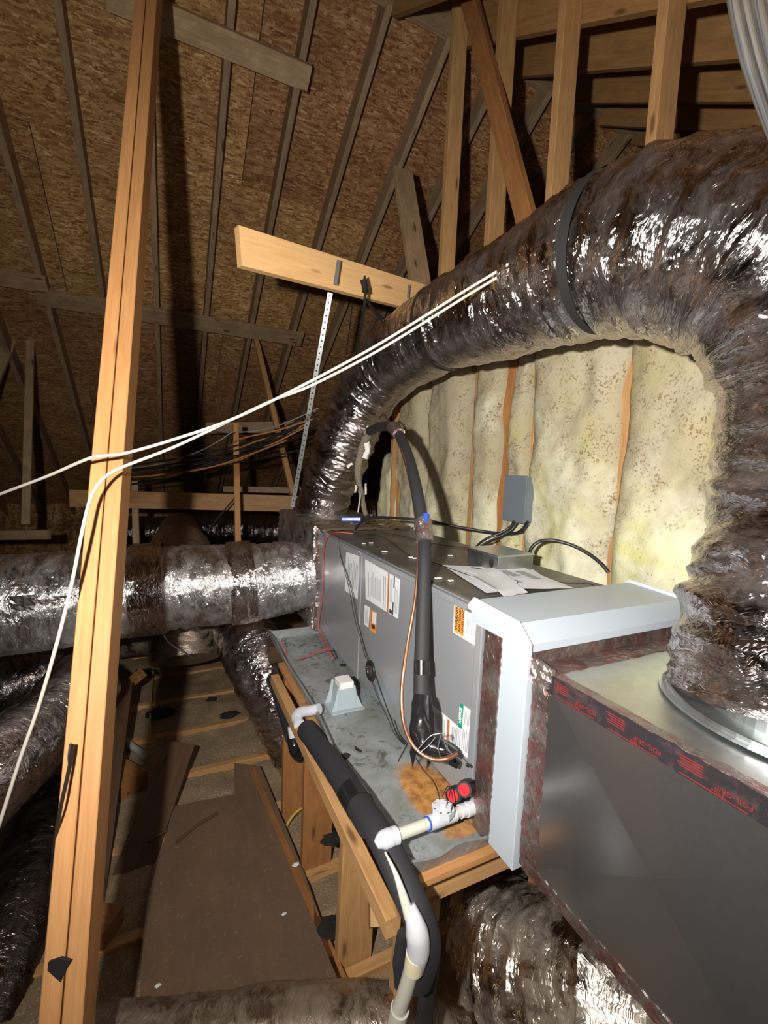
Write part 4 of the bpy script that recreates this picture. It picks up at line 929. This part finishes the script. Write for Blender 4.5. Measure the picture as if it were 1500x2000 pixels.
for k, pts_ in enumerate(([(814, 1466), (840, 1438), (860, 1432)], [(862, 1432), (856, 1460), (862, 1484)], [(864, 1430), (872, 1462), (895, 1480), (912, 1494)], [(868, 1432), (868, 1450), (880, 1470)], [(862, 1432), (872, 1440), (874, 1460)], [(820, 1470), (838, 1455), (850, 1440)])):
    tube('metal_tie', [PD(*p, 1.135) for p in pts_], .0011, M['strap'], ls_, seg=6, ds=.006)
tube('tie_end', [PD(911, 1493, 1.135), PD(916, 1497, 1.135)], .004, M['black'], ls_, seg=8, ds=.004)
cl = thing('copper_line', PD(800, 1450, 1.2), 'bare copper tube curving beside the black refrigerant line', 'pipe')
CP = [PD(888, 1474, 1.14), PD(866, 1483, 1.13), PD(845, 1483, 1.13), PD(820, 1470, 1.14), PD(800, 1445, 1.16), PD(788, 1410, 1.19), PD(784, 1365, 1.22), PD(788, 1310, 1.25), PD(797, 1250, 1.29), PD(808, 1190, 1.32), PD(814, 1140, 1.35), PD(817, 1090, 1.38), PD(817, 1050, 1.43)]
tube('copper_tube', CP, .0052, M['copper'], cl, seg=12, ds=.012)
tube('tarnished_tube', [PD(892, 1472, 1.14), PD(876, 1481, 1.128), PD(858, 1484, 1.128), PD(846, 1483, 1.129)], .0062, M['copper_old'], cl, seg=12, ds=.008)
tube('upper_tube', [PD(817, 1052, 1.43), PD(812, 1010, 1.48), PD(803, 950, 1.56), PD(790, 895, 1.66), PD(776, 860, 1.80), PD(764, 836, 1.90), PD(757, 818, 1.98), PD(748, 810, 2.05), PD(742, 816, 2.12)], .005, M['copper_old'], cl, seg=10, ds=.012)

# ================================================================ WIRES, CABLES, STRAPS
def cable(label, pts, r, mat, name='cable', cat='cable', **k):
    return tube(name, pts, r, M[mat], None, seg=8, ds=k.pop('ds', .02), label=label, cat=cat, **k)
front = lambda px, py, dd=0.0: PD(px, py, dd)
cable('upper cream cable running from the left edge over the front brace to the duct', [PD(-60, 988, 1.35), PD(0, 965, 1.27), PD(90, 931, 1.18), PD(150, 905, 1.125), PD(182, 893, 1.10), PD(215, 889, 1.12), PD(250, 884, 1.15), PD(340, 858, 1.2), PD(460, 816, 1.25), PD(600, 748, 1.3), PD(740, 672, 1.32), PD(900, 573, 1.32), PD(1040, 487, 1.28), PD(1151, 407, 1.215), PD(1162, 396, 1.21)], .0042, 'cable_white')
cable('lower cream cable bending down in front of the brace to the bottom left edge', [PD(-15, 1650, 1.0), PD(5, 1590, 1.0), PD(40, 1480, 1.0), PD(75, 1380, 1.0), PD(110, 1260, 1.0), PD(140, 1140, 1.02), PD(160, 1040, 1.04), PD(176, 975, 1.07), PD(192, 945, 1.085), PD(215, 924, 1.11), PD(250, 908, 1.14), PD(340, 873, 1.2), PD(440, 826, 1.25), PD(530, 783, 1.28), PD(610, 752, 1.31), PD(740, 684, 1.325), PD(900, 585, 1.325), PD(1040, 498, 1.285), PD(1149, 413, 1.22)], .0041, 'cable_white')
cable('cream cable resting on top of the big duct at the right edge', [PD(1318, 306, .98), PD(1370, 292, .93), PD(1430, 276, .90), PD(1500, 256, .87), PD(1600, 235, .84)], .0046, 'cable_white')
cable('second cream cable on the duct top at the right edge, just below the first', [PD(1325, 308, .975), PD(1380, 296, .925), PD(1440, 282, .895), PD(1510, 266, .865), PD(1600, 245, .84)], .0042, 'cable_white')
cable('short cream cable end peeping over the duct behind the wall stud', [PD(1068, 422, 1.6), PD(1100, 400, 1.5), PD(1132, 386, 1.42)], .005, 'cable_white')
jk = thing('hanging_cloth', PD(1480, 120, .72), 'folded weathered grey and tan strip hanging at the top right corner', 'strip')
for k, (x0_, w0) in enumerate(((1430, .017), (1452, .016), (1478, .018), (1500, .016))):
    tube('fold', [PD(x0_, -60, .62), PD(x0_ + 8, 10, .65), PD(x0_ + 30, 110, .68), PD(x0_ + 62, 210, .70), PD(x0_ + 90, 290, .72)], [w0, w0, w0, w0 * .9, w0 * .8], M['jacket'], jk, seg=14, ds=.015, flat=(.55, 1), disp=lambda u, th, rr: .003 * (vnoise(np.meshgrid(u, th, indexing='ij')[0] * 12, np.meshgrid(u, th, indexing='ij')[1] * 2, 97) - .5))
# bundle of cables in the distance
ends = [('orange', (600, 832), (455, 902), (250, 930)), ('orange', (612, 818), (470, 857), (420, 880)), ('orange', (560, 860), (400, 915), (190, 932)), ('orange', (605, 826), (500, 862), (425, 878)),
        ('black', (620, 804), (470, 868), (200, 915)), ('black', (622, 812), (460, 880), (190, 925)), ('black', (600, 850), (430, 897), (180, 938)), ('black', (606, 840), (440, 900), (200, 945)), ('black', (590, 878), (420, 910), (240, 948)),
        ('grey', (622, 797), (520, 838), (400, 838)), ('grey', (618, 802), (540, 862), (480, 870)), ('grey', (455, 843), (380, 885), (240, 916)), ('grey', (600, 850), (520, 868), (470, 872)), ('black', (618, 820), (470, 874), (330, 915)), ('black', (612, 828), (450, 890), (300, 930))]
CBL = ['topmost orange cable of the distant bundle at its right end', 'short orange cable below the thin grey ones in the distant bundle', 'lowest orange cable of the distant bundle, sagging below the black ones', 'short orange cable crossing just right of the pale upright', 'upper black cable of the distant bundle behind the metal strap', 'black cable crossing the pale upright above its middle', 'lower black cable in the middle of the distant bundle', 'black cable just above the lowest orange cable of the bundle', 'lowest black cable of the distant bundle, near the far beam', 'topmost thin grey cable of the distant bundle', 'thin grey cable ending at the pale upright in the distant bundle', 'thin grey cable left of the pale upright, under the cream cables', 'thin grey cable low in the distant bundle by the leaning prop', 'second black cable of the distant bundle behind the metal strap', 'black cable of the distant bundle ending left near the post shadow']
cn = {'orange': 'orange cable in the sagging bundle in front of the far plank', 'black': 'black cable in the sagging bundle in front of the far plank', 'grey': 'thin grey cable in the sagging bundle in front of the far plank'}
for k, (c_, a, b, d_) in enumerate(ends):
    o = cable(CBL[k], [PD(*a, 3.3), PD((a[0] + b[0]) / 2, (a[1] + b[1]) / 2 + 3, 3.38), PD(*b, 3.44 + .01 * k), PD((b[0] + d_[0]) / 2, (b[1] + d_[1]) / 2 + 6, 3.6), PD(*d_, 3.9)], .0065 if c_ != 'grey' else .0045, 'cable_' + c_)
    o['group'] = c_ + ' cables of the distant bundle'
st = thing('metal_strap', PD(640, 575, 1.75), 'pale perforated metal strap hanging from the new board down to the duct box', 'strap')
sa, sb = PD(645, 572, 1.98), PD(571, 990, 2.50)
beam('strap_band', sa, sb, CR, .022, .0012, M['strap'], st, bev=.0003)
for k in range(40):
    t_ = (k + .5) / 40; c = sa.lerp(sb, t_) - CF * .0018
    xx, yy, zz = basis(sb - sa, CR); V, F = bevbox(.0065, .0065, .0012, .0012); add('hole', V, F, M['rust_hole'], st, Mw=Mat(xx, yy, zz, c))
beam('strap_end', PD(662, 508, 1.93), PD(655, 556, 1.93), CR, .018, .0012, M['strap'], st, bev=.0003)
o = beam('metal_strap', PD(799, 556, 2.26), PD(797, 582, 2.26), CR, .012, .0012, M['strap'], bev=.0003, label='short metal strap end nailed near the right end of the pale hanger board', cat='strap')
bs = thing('fabric_strap', PD(700, 620, 2.0), 'black fabric hanging strap tied over the pale hanger board', 'strap')
tube('strap_band', [PD(712, 540, 1.97), PD(713, 580, 1.97), PD(706, 640, 2.1), PD(694, 700, 2.3)], [.010, .014, .013, .010], M['cloth_black'], bs, seg=8, ds=.02, flat=(.4, 1))
tube('strap_tail', [PD(715, 585, 1.98), PD(735, 612, 2.1), PD(752, 630, 2.2)], [.008, .012, .018], M['cloth_black'], bs, seg=8, ds=.02, flat=(.4, 1))
tube('strap_loop', [PD(688, 596, 2.2), PD(683, 640, 2.3), PD(676, 690, 2.45)], .008, M['cloth_black'], bs, seg=8, ds=.02, flat=(.4, 1))
tube('knot', [PD(710, 548, 1.965), PD(714, 570, 1.965)], .014, M['cloth_black'], bs, seg=8, ds=.008, disp=lambda u, th, rr: .006 * (vnoise(np.meshgrid(u, th, indexing='ij')[0] * 90, np.meshgrid(u, th, indexing='ij')[1] * 2, 87) - .5))
b2 = thing('brace_strap', PD(135, 1500, .95), 'black fabric strap stapled to the lower part of the front brace', 'strap')
tube('frayed_end', [PD(141, 1455, .975), PD(138, 1475, .965), PD(137, 1492, .965)], [.018, .017, .010], M['cloth_black'], b2, seg=10, ds=.006, flat=(.25, 1))
tube('strap_band', [PD(138, 1488, .965), PD(130, 1525, .95), PD(118, 1580, .93), PD(108, 1650, .96), PD(100, 1740, 1.0)], [.009, .008, .009, .010, .010], M['cloth_black'], b2, seg=8, ds=.02, flat=(.3, 1))
P = [PD(*p, .885) for p in ((94, 1880), (118, 1872), (136, 1878), (122, 1905), (104, 1990), (96, 2010), (86, 1960))]; V, F = extrude(P, CF * .005)
tag(add('black_tab', V, F, M['cloth_black']), 'black fabric tab stapled near the bottom of the front brace', 'tab')
# wiring across the handler
w1 = thing('control_wires', PX(720, 1250, LX), 'thin black control wires hanging down the handler face to the round grommet', 'wires')
for k, pts_ in enumerate(([(662, 1052), (664, 1080), (672, 1112), (682, 1150), (692, 1205), (703, 1245), (714, 1285)], [(662, 1052), (665, 1082), (675, 1115), (688, 1160), (697, 1210), (709, 1255), (718, 1290)], [(675, 1110), (690, 1158), (700, 1215), (712, 1262), (722, 1292)])):
    tube('wire', [PX(*p, LX - .004) for p in pts_], .0013, M['wire'], w1, seg=6, ds=.01)
for k, pts_ in enumerate(([(730, 1310), (742, 1345), (760, 1395), (775, 1430), (792, 1452)], [(726, 1330), (738, 1362), (756, 1400), (772, 1435), (790, 1455)])):
    tube('wire', [PX(*p, LX - .010 - .01 * k) for p in pts_], .0016, M['wire'], w1, seg=6, ds=.01)
tube('wire_tail', [PD(796, 1453, 1.17), PD(788, 1468, 1.15), PD(778, 1487, 1.13)], .0022, M['wire'], w1, seg=6, ds=.01)
cable('pair of black wires from the black tape wrap down to the float switch', [PD(812, 1480, 1.15), PD(828, 1505, 1.12), PD(846, 1525, 1.10), PD(855, 1545, 1.07), PD(859, 1562, 1.055)], .0016, 'wire', name='switch_wire', cat='wire', ds=.01)
cable('wire loop behind the float switch', [PD(864, 1555, 1.08), PD(876, 1535, 1.12), PD(884, 1560, 1.12), PD(880, 1590, 1.1)], .0014, 'wire', name='switch_wire', cat='wire', ds=.01)
rw = thing('red_wires', PD(640, 1260, 2.2), 'red thermostat wires hanging from the handler top to the pan', 'wires')
tube('wire', [PZ(690, 1042, HZ1 + .01), PZ(660, 1040, HZ1 + .012), PX(640, 1048, .70), PX(632, 1080, .70), PX(632, 1130, .70), PX(628, 1180, .70), PX(622, 1220, .69), PX(632, 1255, .68), PX(648, 1286, .66)], .0022, M['redwire'], rw, seg=6, ds=.015)
tube('wire', [PX(624, 1222, .69), PX(636, 1250, .675), PX(650, 1285, .655), PX(640, 1268, .65), PX(615, 1275, .60), PX(585, 1288, .55), PX(563, 1286, .52), PX(556, 1268, .50), PX(550, 1250, .50)], .0022, M['redwire'], rw, seg=6, ds=.015)
def topwire(label, pts_, r=.0016, mat='wire', z=HZ1 + .010):
    return cable(label, [PZ(*p, z) for p in pts_], r, mat, name='wire', cat='wire', ds=.012)
topwire('thin black wire crossing the handler top from the far edge toward the paper sheets', [(700, 1042), (745, 1048), (770, 1062), (800, 1085), (850, 1100), (900, 1118), (960, 1140)])
topwire('thin black wire running along the rear of the handler top', [(690, 1038), (760, 1042), (850, 1062), (925, 1072)])
topwire('thin wire looping over the papers to the right end of the handler top', [(920, 1108), (980, 1118), (1030, 1132), (1100, 1138), (1150, 1140), (1170, 1150)], z=HZ1 + .016)
cable('thick black cable from the blue tool behind the refrigerant line to the grey wall box', [PD(694, 1033, 2.35), PD(706, 1020, 2.3), PD(730, 1011, 2.25), PD(780, 1012, 2.15), PD(840, 1018, 2.1), PD(900, 1030, 2.05), PD(960, 1040, 2.0), PD(1000, 1042, 1.93), PD(1018, 1036, 1.87), PD(1028, 1024, 1.84), PD(1031, 1019, 1.83)], .0065, 'cable_black', cat='cable')
cable('black cable from the wall box down behind the metal box on the handler', [PD(1003, 1018, 1.90), PD(998, 1028, 1.89), PD(980, 1040, 1.9), PD(950, 1052, 1.92), PD(932, 1066, 1.95), PD(924, 1078, 1.97), PD(920, 1095, 1.98)], .0055, 'cable_black')
cable('second black cable just behind the first, down to the metal box', [PD(1010, 1018, 1.91), PD(1000, 1034, 1.92), PD(975, 1048, 1.93), PD(945, 1062, 1.96), PD(935, 1074, 1.97), PD(930, 1092, 1.98)], .0045, 'cable_black')
cable('black cable arching from the metal box across the fibreglass to the stud', [PD(1032, 1092, 1.68), PD(1037, 1072, 1.67), PD(1052, 1058, 1.66), PD(1078, 1055, 1.65), PD(1115, 1064, 1.62), PD(1150, 1082, 1.60), PD(1175, 1102, 1.59), PD(1188, 1118, 1.58)], .0065, 'cable_black')
# grey box on the wall
jb = thing('disconnect_box', (1.36, 1.48, -.21), 'closed blue-grey metal box mounted on the fibreglass wall', 'box')
box('housing', (1.328, 1.412, -.208), (1.408, 1.538, -.018), M['box_grey'], jb, .003)
box('lid', (1.322, 1.408, -.212), (1.3275, 1.542, -.014), M['box_grey'], jb, .0015)
for y in (1.43, 1.45):
    tube('cable_clamp', [(1.37, y, -.208), (1.37, y, -.222)], .009, M['strap'], jb, seg=12, ds=.004)
# metal box on the handler top
mb = thing('junction_box', (1.08, 1.22, HZ1 + .006), 'galvanised junction box with a round hole on top of the handler', 'box')
zt = HZ1 + .0065
box('housing', (1.00, 1.17, zt), (1.155, 1.345, zt + .058), M['galv'], mb, .002)
box('cover', (.996, 1.166, zt + .056), (1.159, 1.349, zt + .062), M['galv_light'], mb, .002)
V, F = extrude([Vector((.9985, 1.205 + math.cos(a) * .011, zt + .030 + math.sin(a) * .015)) for a in np.linspace(0, 2 * math.pi, 17)[:-1]], Vector((.001, 0, 0))); add('hole', V, F, M['rust_hole'], mb)
# papers
def paper(label, q, z, lines, curl=.010, seed=1):
    P4 = [PZ(*p, z) for p in q]; nu, nv = 14, 14; r = np.random.RandomState(seed); V = []
    for i in range(nu):
        for j in range(nv):
            u, v = i / (nu - 1), j / (nv - 1)
            p = (P4[0] * (1 - u) + P4[1] * u) * (1 - v) + (P4[3] * (1 - u) + P4[2] * u) * v
            V.append(p + Vector((0, 0, curl * (vnoise(np.array(u * 2.2 + 9), np.array(v * 2.2 + 9), seed)) + .001)))
    idx = np.arange(nu * nv).reshape(nu, nv); F = [[int(idx[i, j]), int(idx[i + 1, j]), int(idx[i + 1, j + 1]), int(idx[i, j + 1])] for i in range(nu - 1) for j in range(nv - 1)]
    n = len(V); V2 = V + [v - Vector((0, 0, .0006)) for v in V]; F2 = F + [[n + i for i in f[::-1]] for f in F]
    loop = list(idx[:, 0]) + list(idx[-1, 1:]) + list(idx[::-1, -1][1:]) + list(idx[0, ::-1][1:-1])
    F2 += [[int(loop[i]), n + int(loop[i]), n + int(loop[(i + 1) % len(loop)]), int(loop[(i + 1) % len(loop)])] for i in range(len(loop))]
    o = thing('paper_sheet', P4[0], label, 'paper'); add('sheet', V2, F2, M['sheet_paper'], o, smooth=True, auto=40)
    for (u0, u1, v0, v1) in lines:
        q4 = []
        i0, i1, j0, j1 = [int(round(k * 13)) for k in (u0, u1, v0, v1)]
        Vq = [V[int(idx[i, j])] + Vector((0, 0, .0009)) for i in range(i0, i1 + 1) for j in range(j0, j1 + 1)]
        w_ = j1 - j0 + 1; Fq = [[a * w_ + b, (a + 1) * w_ + b, (a + 1) * w_ + b + 1, a * w_ + b + 1] for a in range(i1 - i0) for b in range(w_ - 1)]
        if Fq: add('printed_block', Vq, Fq, M['ink'], o)
    return o
zp = HZ1 + .0075
paper('dirty bottom sheet of the paper pile, poking out to the left', [(864, 1104), (985, 1112), (1030, 1152), (950, 1160)], zp, [], .006, 1)
paper('paper sheet with a printed drawing in the middle of the pile', [(905, 1118), (1015, 1108), (1120, 1152), (1010, 1150)], zp + .007, [(.50, .65, .15, .5), (.7, .85, .2, .6), (.3, .4, .6, .8)], .008, 2)
paper('topmost white sheet of the pile with one dark line', [(915, 1128), (975, 1116), (1010, 1140), (968, 1160)], zp + .015, [(.05, .12, .1, .9)], .008, 3)
paper('paper sheet nearest the pale frame, corner folded', [(960, 1152), (1005, 1142), (1032, 1158), (985, 1170)], zp + .012, [], .010, 4)
paper('paper sheet under the metal box at the back of the pile', [(940, 1112), (1040, 1112), (1075, 1140), (1000, 1140)], zp + .002, [(.5, .8, .2, .6)], .006, 5)
SCR = ['leftmost pale scrap on the handler top', 'second pale scrap from the left on the handler top', 'pale scrap between the wires on the handler top', 'left one of two scraps beside the copper tube', 'right one of two scraps beside the copper tube', 'pale scrap right of the black pipe, near the panel edge', 'pale scrap left of the paper pile on the handler top', 'pale scrap right of the black pipe, below the rear wire']
for k, (px, py) in enumerate(((710, 1062), (725, 1061), (752, 1078), (802, 1089), (811, 1091), (857, 1130), (880, 1135), (880, 1086))):
    p = PZ(px, py, HZ1 + .0075); o = box('debris_scrap', (p.x - .008 - .003 * (k % 3), p.y - .006, p.z), (p.x + .009, p.y + .005, p.z + .004), M['foamwhite'], b=.0015, label=SCR[k], cat='scrap'); o['group'] = 'scraps on the handler top'
# blue tool
bt_ = thing('blue_tool', PZ(686, 1018, -.32), 'small blue plastic level lying on the far foil box', 'tool')
p = PD(686, 1014, 2.55); x_, y_, z_ = basis(CR, CF)
V, F = boxm((-.058, -.016, -.014), (.058, .016, .014), .006); add('body', V, F, M['blue'], bt_, Mw=Mat(x_, y_, z_, p))
V, F = boxm((-.024, -.0172, -.006), (.014, -.0155, .008), .001); add('vial_window', V, F, M['white_rim'], bt_, Mw=Mat(x_, y_, z_, p))
# pliers with red and black grips standing beside the drain stub
pt = thing('valve_caps', PD(905, 1580, 1.15), 'black fitting with two red capped ends beside the drain stub', 'fitting')
for (px, py, d_, r) in ((887, 1552, 1.125, .0165), (909, 1540, 1.135, .0185)):
    c = PX(px, py, FX - (.052 if px < 900 else .035)); a_ = Vector((-.75, -.55, .35)).normalized(); c0 = c + a_ * .012
    bk = tube('black_cap', [tuple(c + Vector((.03, .012, -.01))), tuple(c), tuple(c0)], [.018, .021, .0195], M['black'], pt, seg=20, ds=.006)
    tube('red_disc', [tuple(c0 - a_ * .001), tuple(c0 + a_ * .0025)], .0145, M['red'], bk, seg=20, ds=.002)
tube('black_body', [PX(905, 1560, FX - .025), PX(912, 1575, FX - .02), PX(922, 1590, FX - .02)], [.018, .016, .014], M['black'], pt, seg=14, ds=.008)
tube('black_stub', [PX(880, 1568, FX - .02), PX(898, 1568, FX - .015)], .011, M['black'], pt, seg=14, ds=.008)

# ================================================================ FLOOR ITEMS
def sheet_on(name, q, z, th, mat, **tg):
    P = [PZ(*p, z) for p in q]; V, F = extrude(P, Vector((0, 0, -th))); return tag(add(name, V, F, mat), **tg)
sheet_on('plywood_sheet', [(340, 1574), (457, 1551), (458, 1490), (508, 1496), (592, 1698), (680, 1945), (672, 2080), (262, 2080), (286, 1760)], -1.590, .015, M['ply'], label='dirty brown plywood walking sheet laid on the joists', cat='plywood sheet')
beam('plank', PZ(490, 1500, -1.600), PZ(692, 1972, -1.600), (1, 0, 0), .03, .02, M['orange'], label='narrow board edge along the right side of the plywood sheet', cat='plank')
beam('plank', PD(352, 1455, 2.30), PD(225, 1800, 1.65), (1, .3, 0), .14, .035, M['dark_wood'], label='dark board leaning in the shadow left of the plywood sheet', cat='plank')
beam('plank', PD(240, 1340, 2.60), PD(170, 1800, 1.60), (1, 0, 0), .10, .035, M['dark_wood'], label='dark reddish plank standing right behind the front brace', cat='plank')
beam('wood_block', PZ(222, 1512, -1.58), PZ(262, 1535, -1.58), (0, 1, 0), .14, .08, M['orange'], label='orange wood block on the floor behind the front brace', cat='block')
beam('wood_block', PZ(180, 1805, -1.57), PZ(222, 1812, -1.57), (0, 1, 0), .10, .06, M['orange'], label='low wood block beside the foot of the front brace', cat='block')
beam('wood_block', PD(262, 1315, 2.75), PD(275, 1330, 2.75), (0, 0, 1), .07, .06, M['orange'], label='small wood block under the silver duct, next to the black scrap', cat='block')
tag(tube('plastic_tube', [PZ(232, 1437, -1.60), PZ(255, 1455, -1.60), PZ(282, 1475, -1.60)], .018, M['cable_grey'], seg=12, ds=.02), 'grey plastic tube lying in the loose fill behind the front brace', 'tube')
tag(tube('pry_bar', [PZ(345, 1645, -1.583), PZ(385, 1612, -1.583), PZ(424, 1588, -1.583)], .006, M['dark_wood'], seg=8, ds=.02), 'dark flat bar lying on the plywood sheet', 'bar')
tag(tube('pry_bar', [PZ(290, 1645, -1.583), PZ(305, 1634, -1.583), PZ(326, 1622, -1.583)], .006, M['dark_wood'], seg=8, ds=.02), 'short dark bar at the shadowed left edge of the plywood sheet', 'bar')
def lump(px, py, s, label, mat='debris', z=-1.60, cat='scrap', seed=1):
    c = PZ(px, py, z); r = np.random.RandomState(seed); V = []; F = []; n, m = 7, 10
    for i in range(n):
        a = math.pi * i / (n - 1)
        for j in range(m):
            b = 2 * math.pi * j / m; k = s * (.7 + .6 * r.rand())
            V.append((c.x + 1.6 * k * math.sin(a) * math.cos(b), c.y + k * math.sin(a) * math.sin(b), c.z + .45 * k * math.cos(a)))
    for i in range(n - 1):
        for j in range(m): F.append([i * m + j, (i + 1) * m + j, (i + 1) * m + (j + 1) % m, i * m + (j + 1) % m])
    return tag(add('scrap', V, F, M[mat]), label, cat)
lump(313, 1391, .055, 'black scrap in the post shadow on the loose fill', seed=2)
lump(447, 1396, .035, 'small black scrap on the loose fill near the drop duct', seed=3)
lump(412, 1366, .022, 'tiny black scrap lying on a joist near the drop duct', seed=4)
lump(280, 1315, .06, 'black crumpled scrap under the silver duct', seed=5)
lump(555, 1785, .005, 'pale chip on the plywood sheet', 'foamwhite', -1.585, seed=6)
lump(655, 1635, .035, 'black rag caught behind the platform legs', seed=7, z=-1.50)
lump(645, 1812, .045, 'black rag between the plywood and the nearest left leg', seed=8, z=-1.60)
lump(672, 1477, .012, 'black blob on the pan edge', seed=9, z=PANZ + .012)
lump(308, 1925, .006, 'whitish speck on the plywood near the bottom', 'foamwhite', -1.585, seed=10)
lump(578, 1688, .008, 'pinkish dust tuft at the plywood edge', 'foamwhite', -1.585, seed=11)
cable('yellow cable looping behind the platform legs', [PD(560, 1612, 2.0), PD(575, 1590, 2.05), PD(596, 1576, 2.1), PD(594, 1600, 2.1), PD(590, 1640, 2.05)], .006, 'cable_yellow')
cable('dull yellow cable lying on the loose fill behind the post shadow', [PZ(300, 1300, -1.59), PZ(294, 1380, -1.59), PZ(292, 1450, -1.59)], .005, 'cable_yellow')
cable('thin grey string hanging under the silver duct', [PD(314, 1232, 2.25), PD(330, 1255, 2.3), PD(355, 1272, 2.5), PD(380, 1287, 2.8)], .003, 'cable_grey', name='string', cat='string')
cable('black wire hanging from the silver joint on the pale upright', [PD(462, 970, 3.5), PD(448, 985, 3.5), PD(405, 1037, 3.5)], .006, 'wire', name='string', cat='string')
sheet_on('curled_shaving', [(692, 1455), (700, 1462), (708, 1466), (704, 1468), (694, 1464)], PANZ + .005, .002, M['wire'], label='curled black shaving in the drain pan', cat='scrap')
cone = tube('silver_joint', [PD(462, 962, 3.5), PD(463, 975, 3.5)], .022, M['foil_bright'], None, seg=8, ds=.02, label='scrap of silver foil tied to the pale upright at the far beam', cat='foil')
#ENDMARK
for o in [o for o in bpy.data.objects if o.parent is None and o.type not in ('CAMERA', 'LIGHT')]:
    o.matrix_basis = Matrix.Translation((0, 0, H)) @ o.matrix_basis
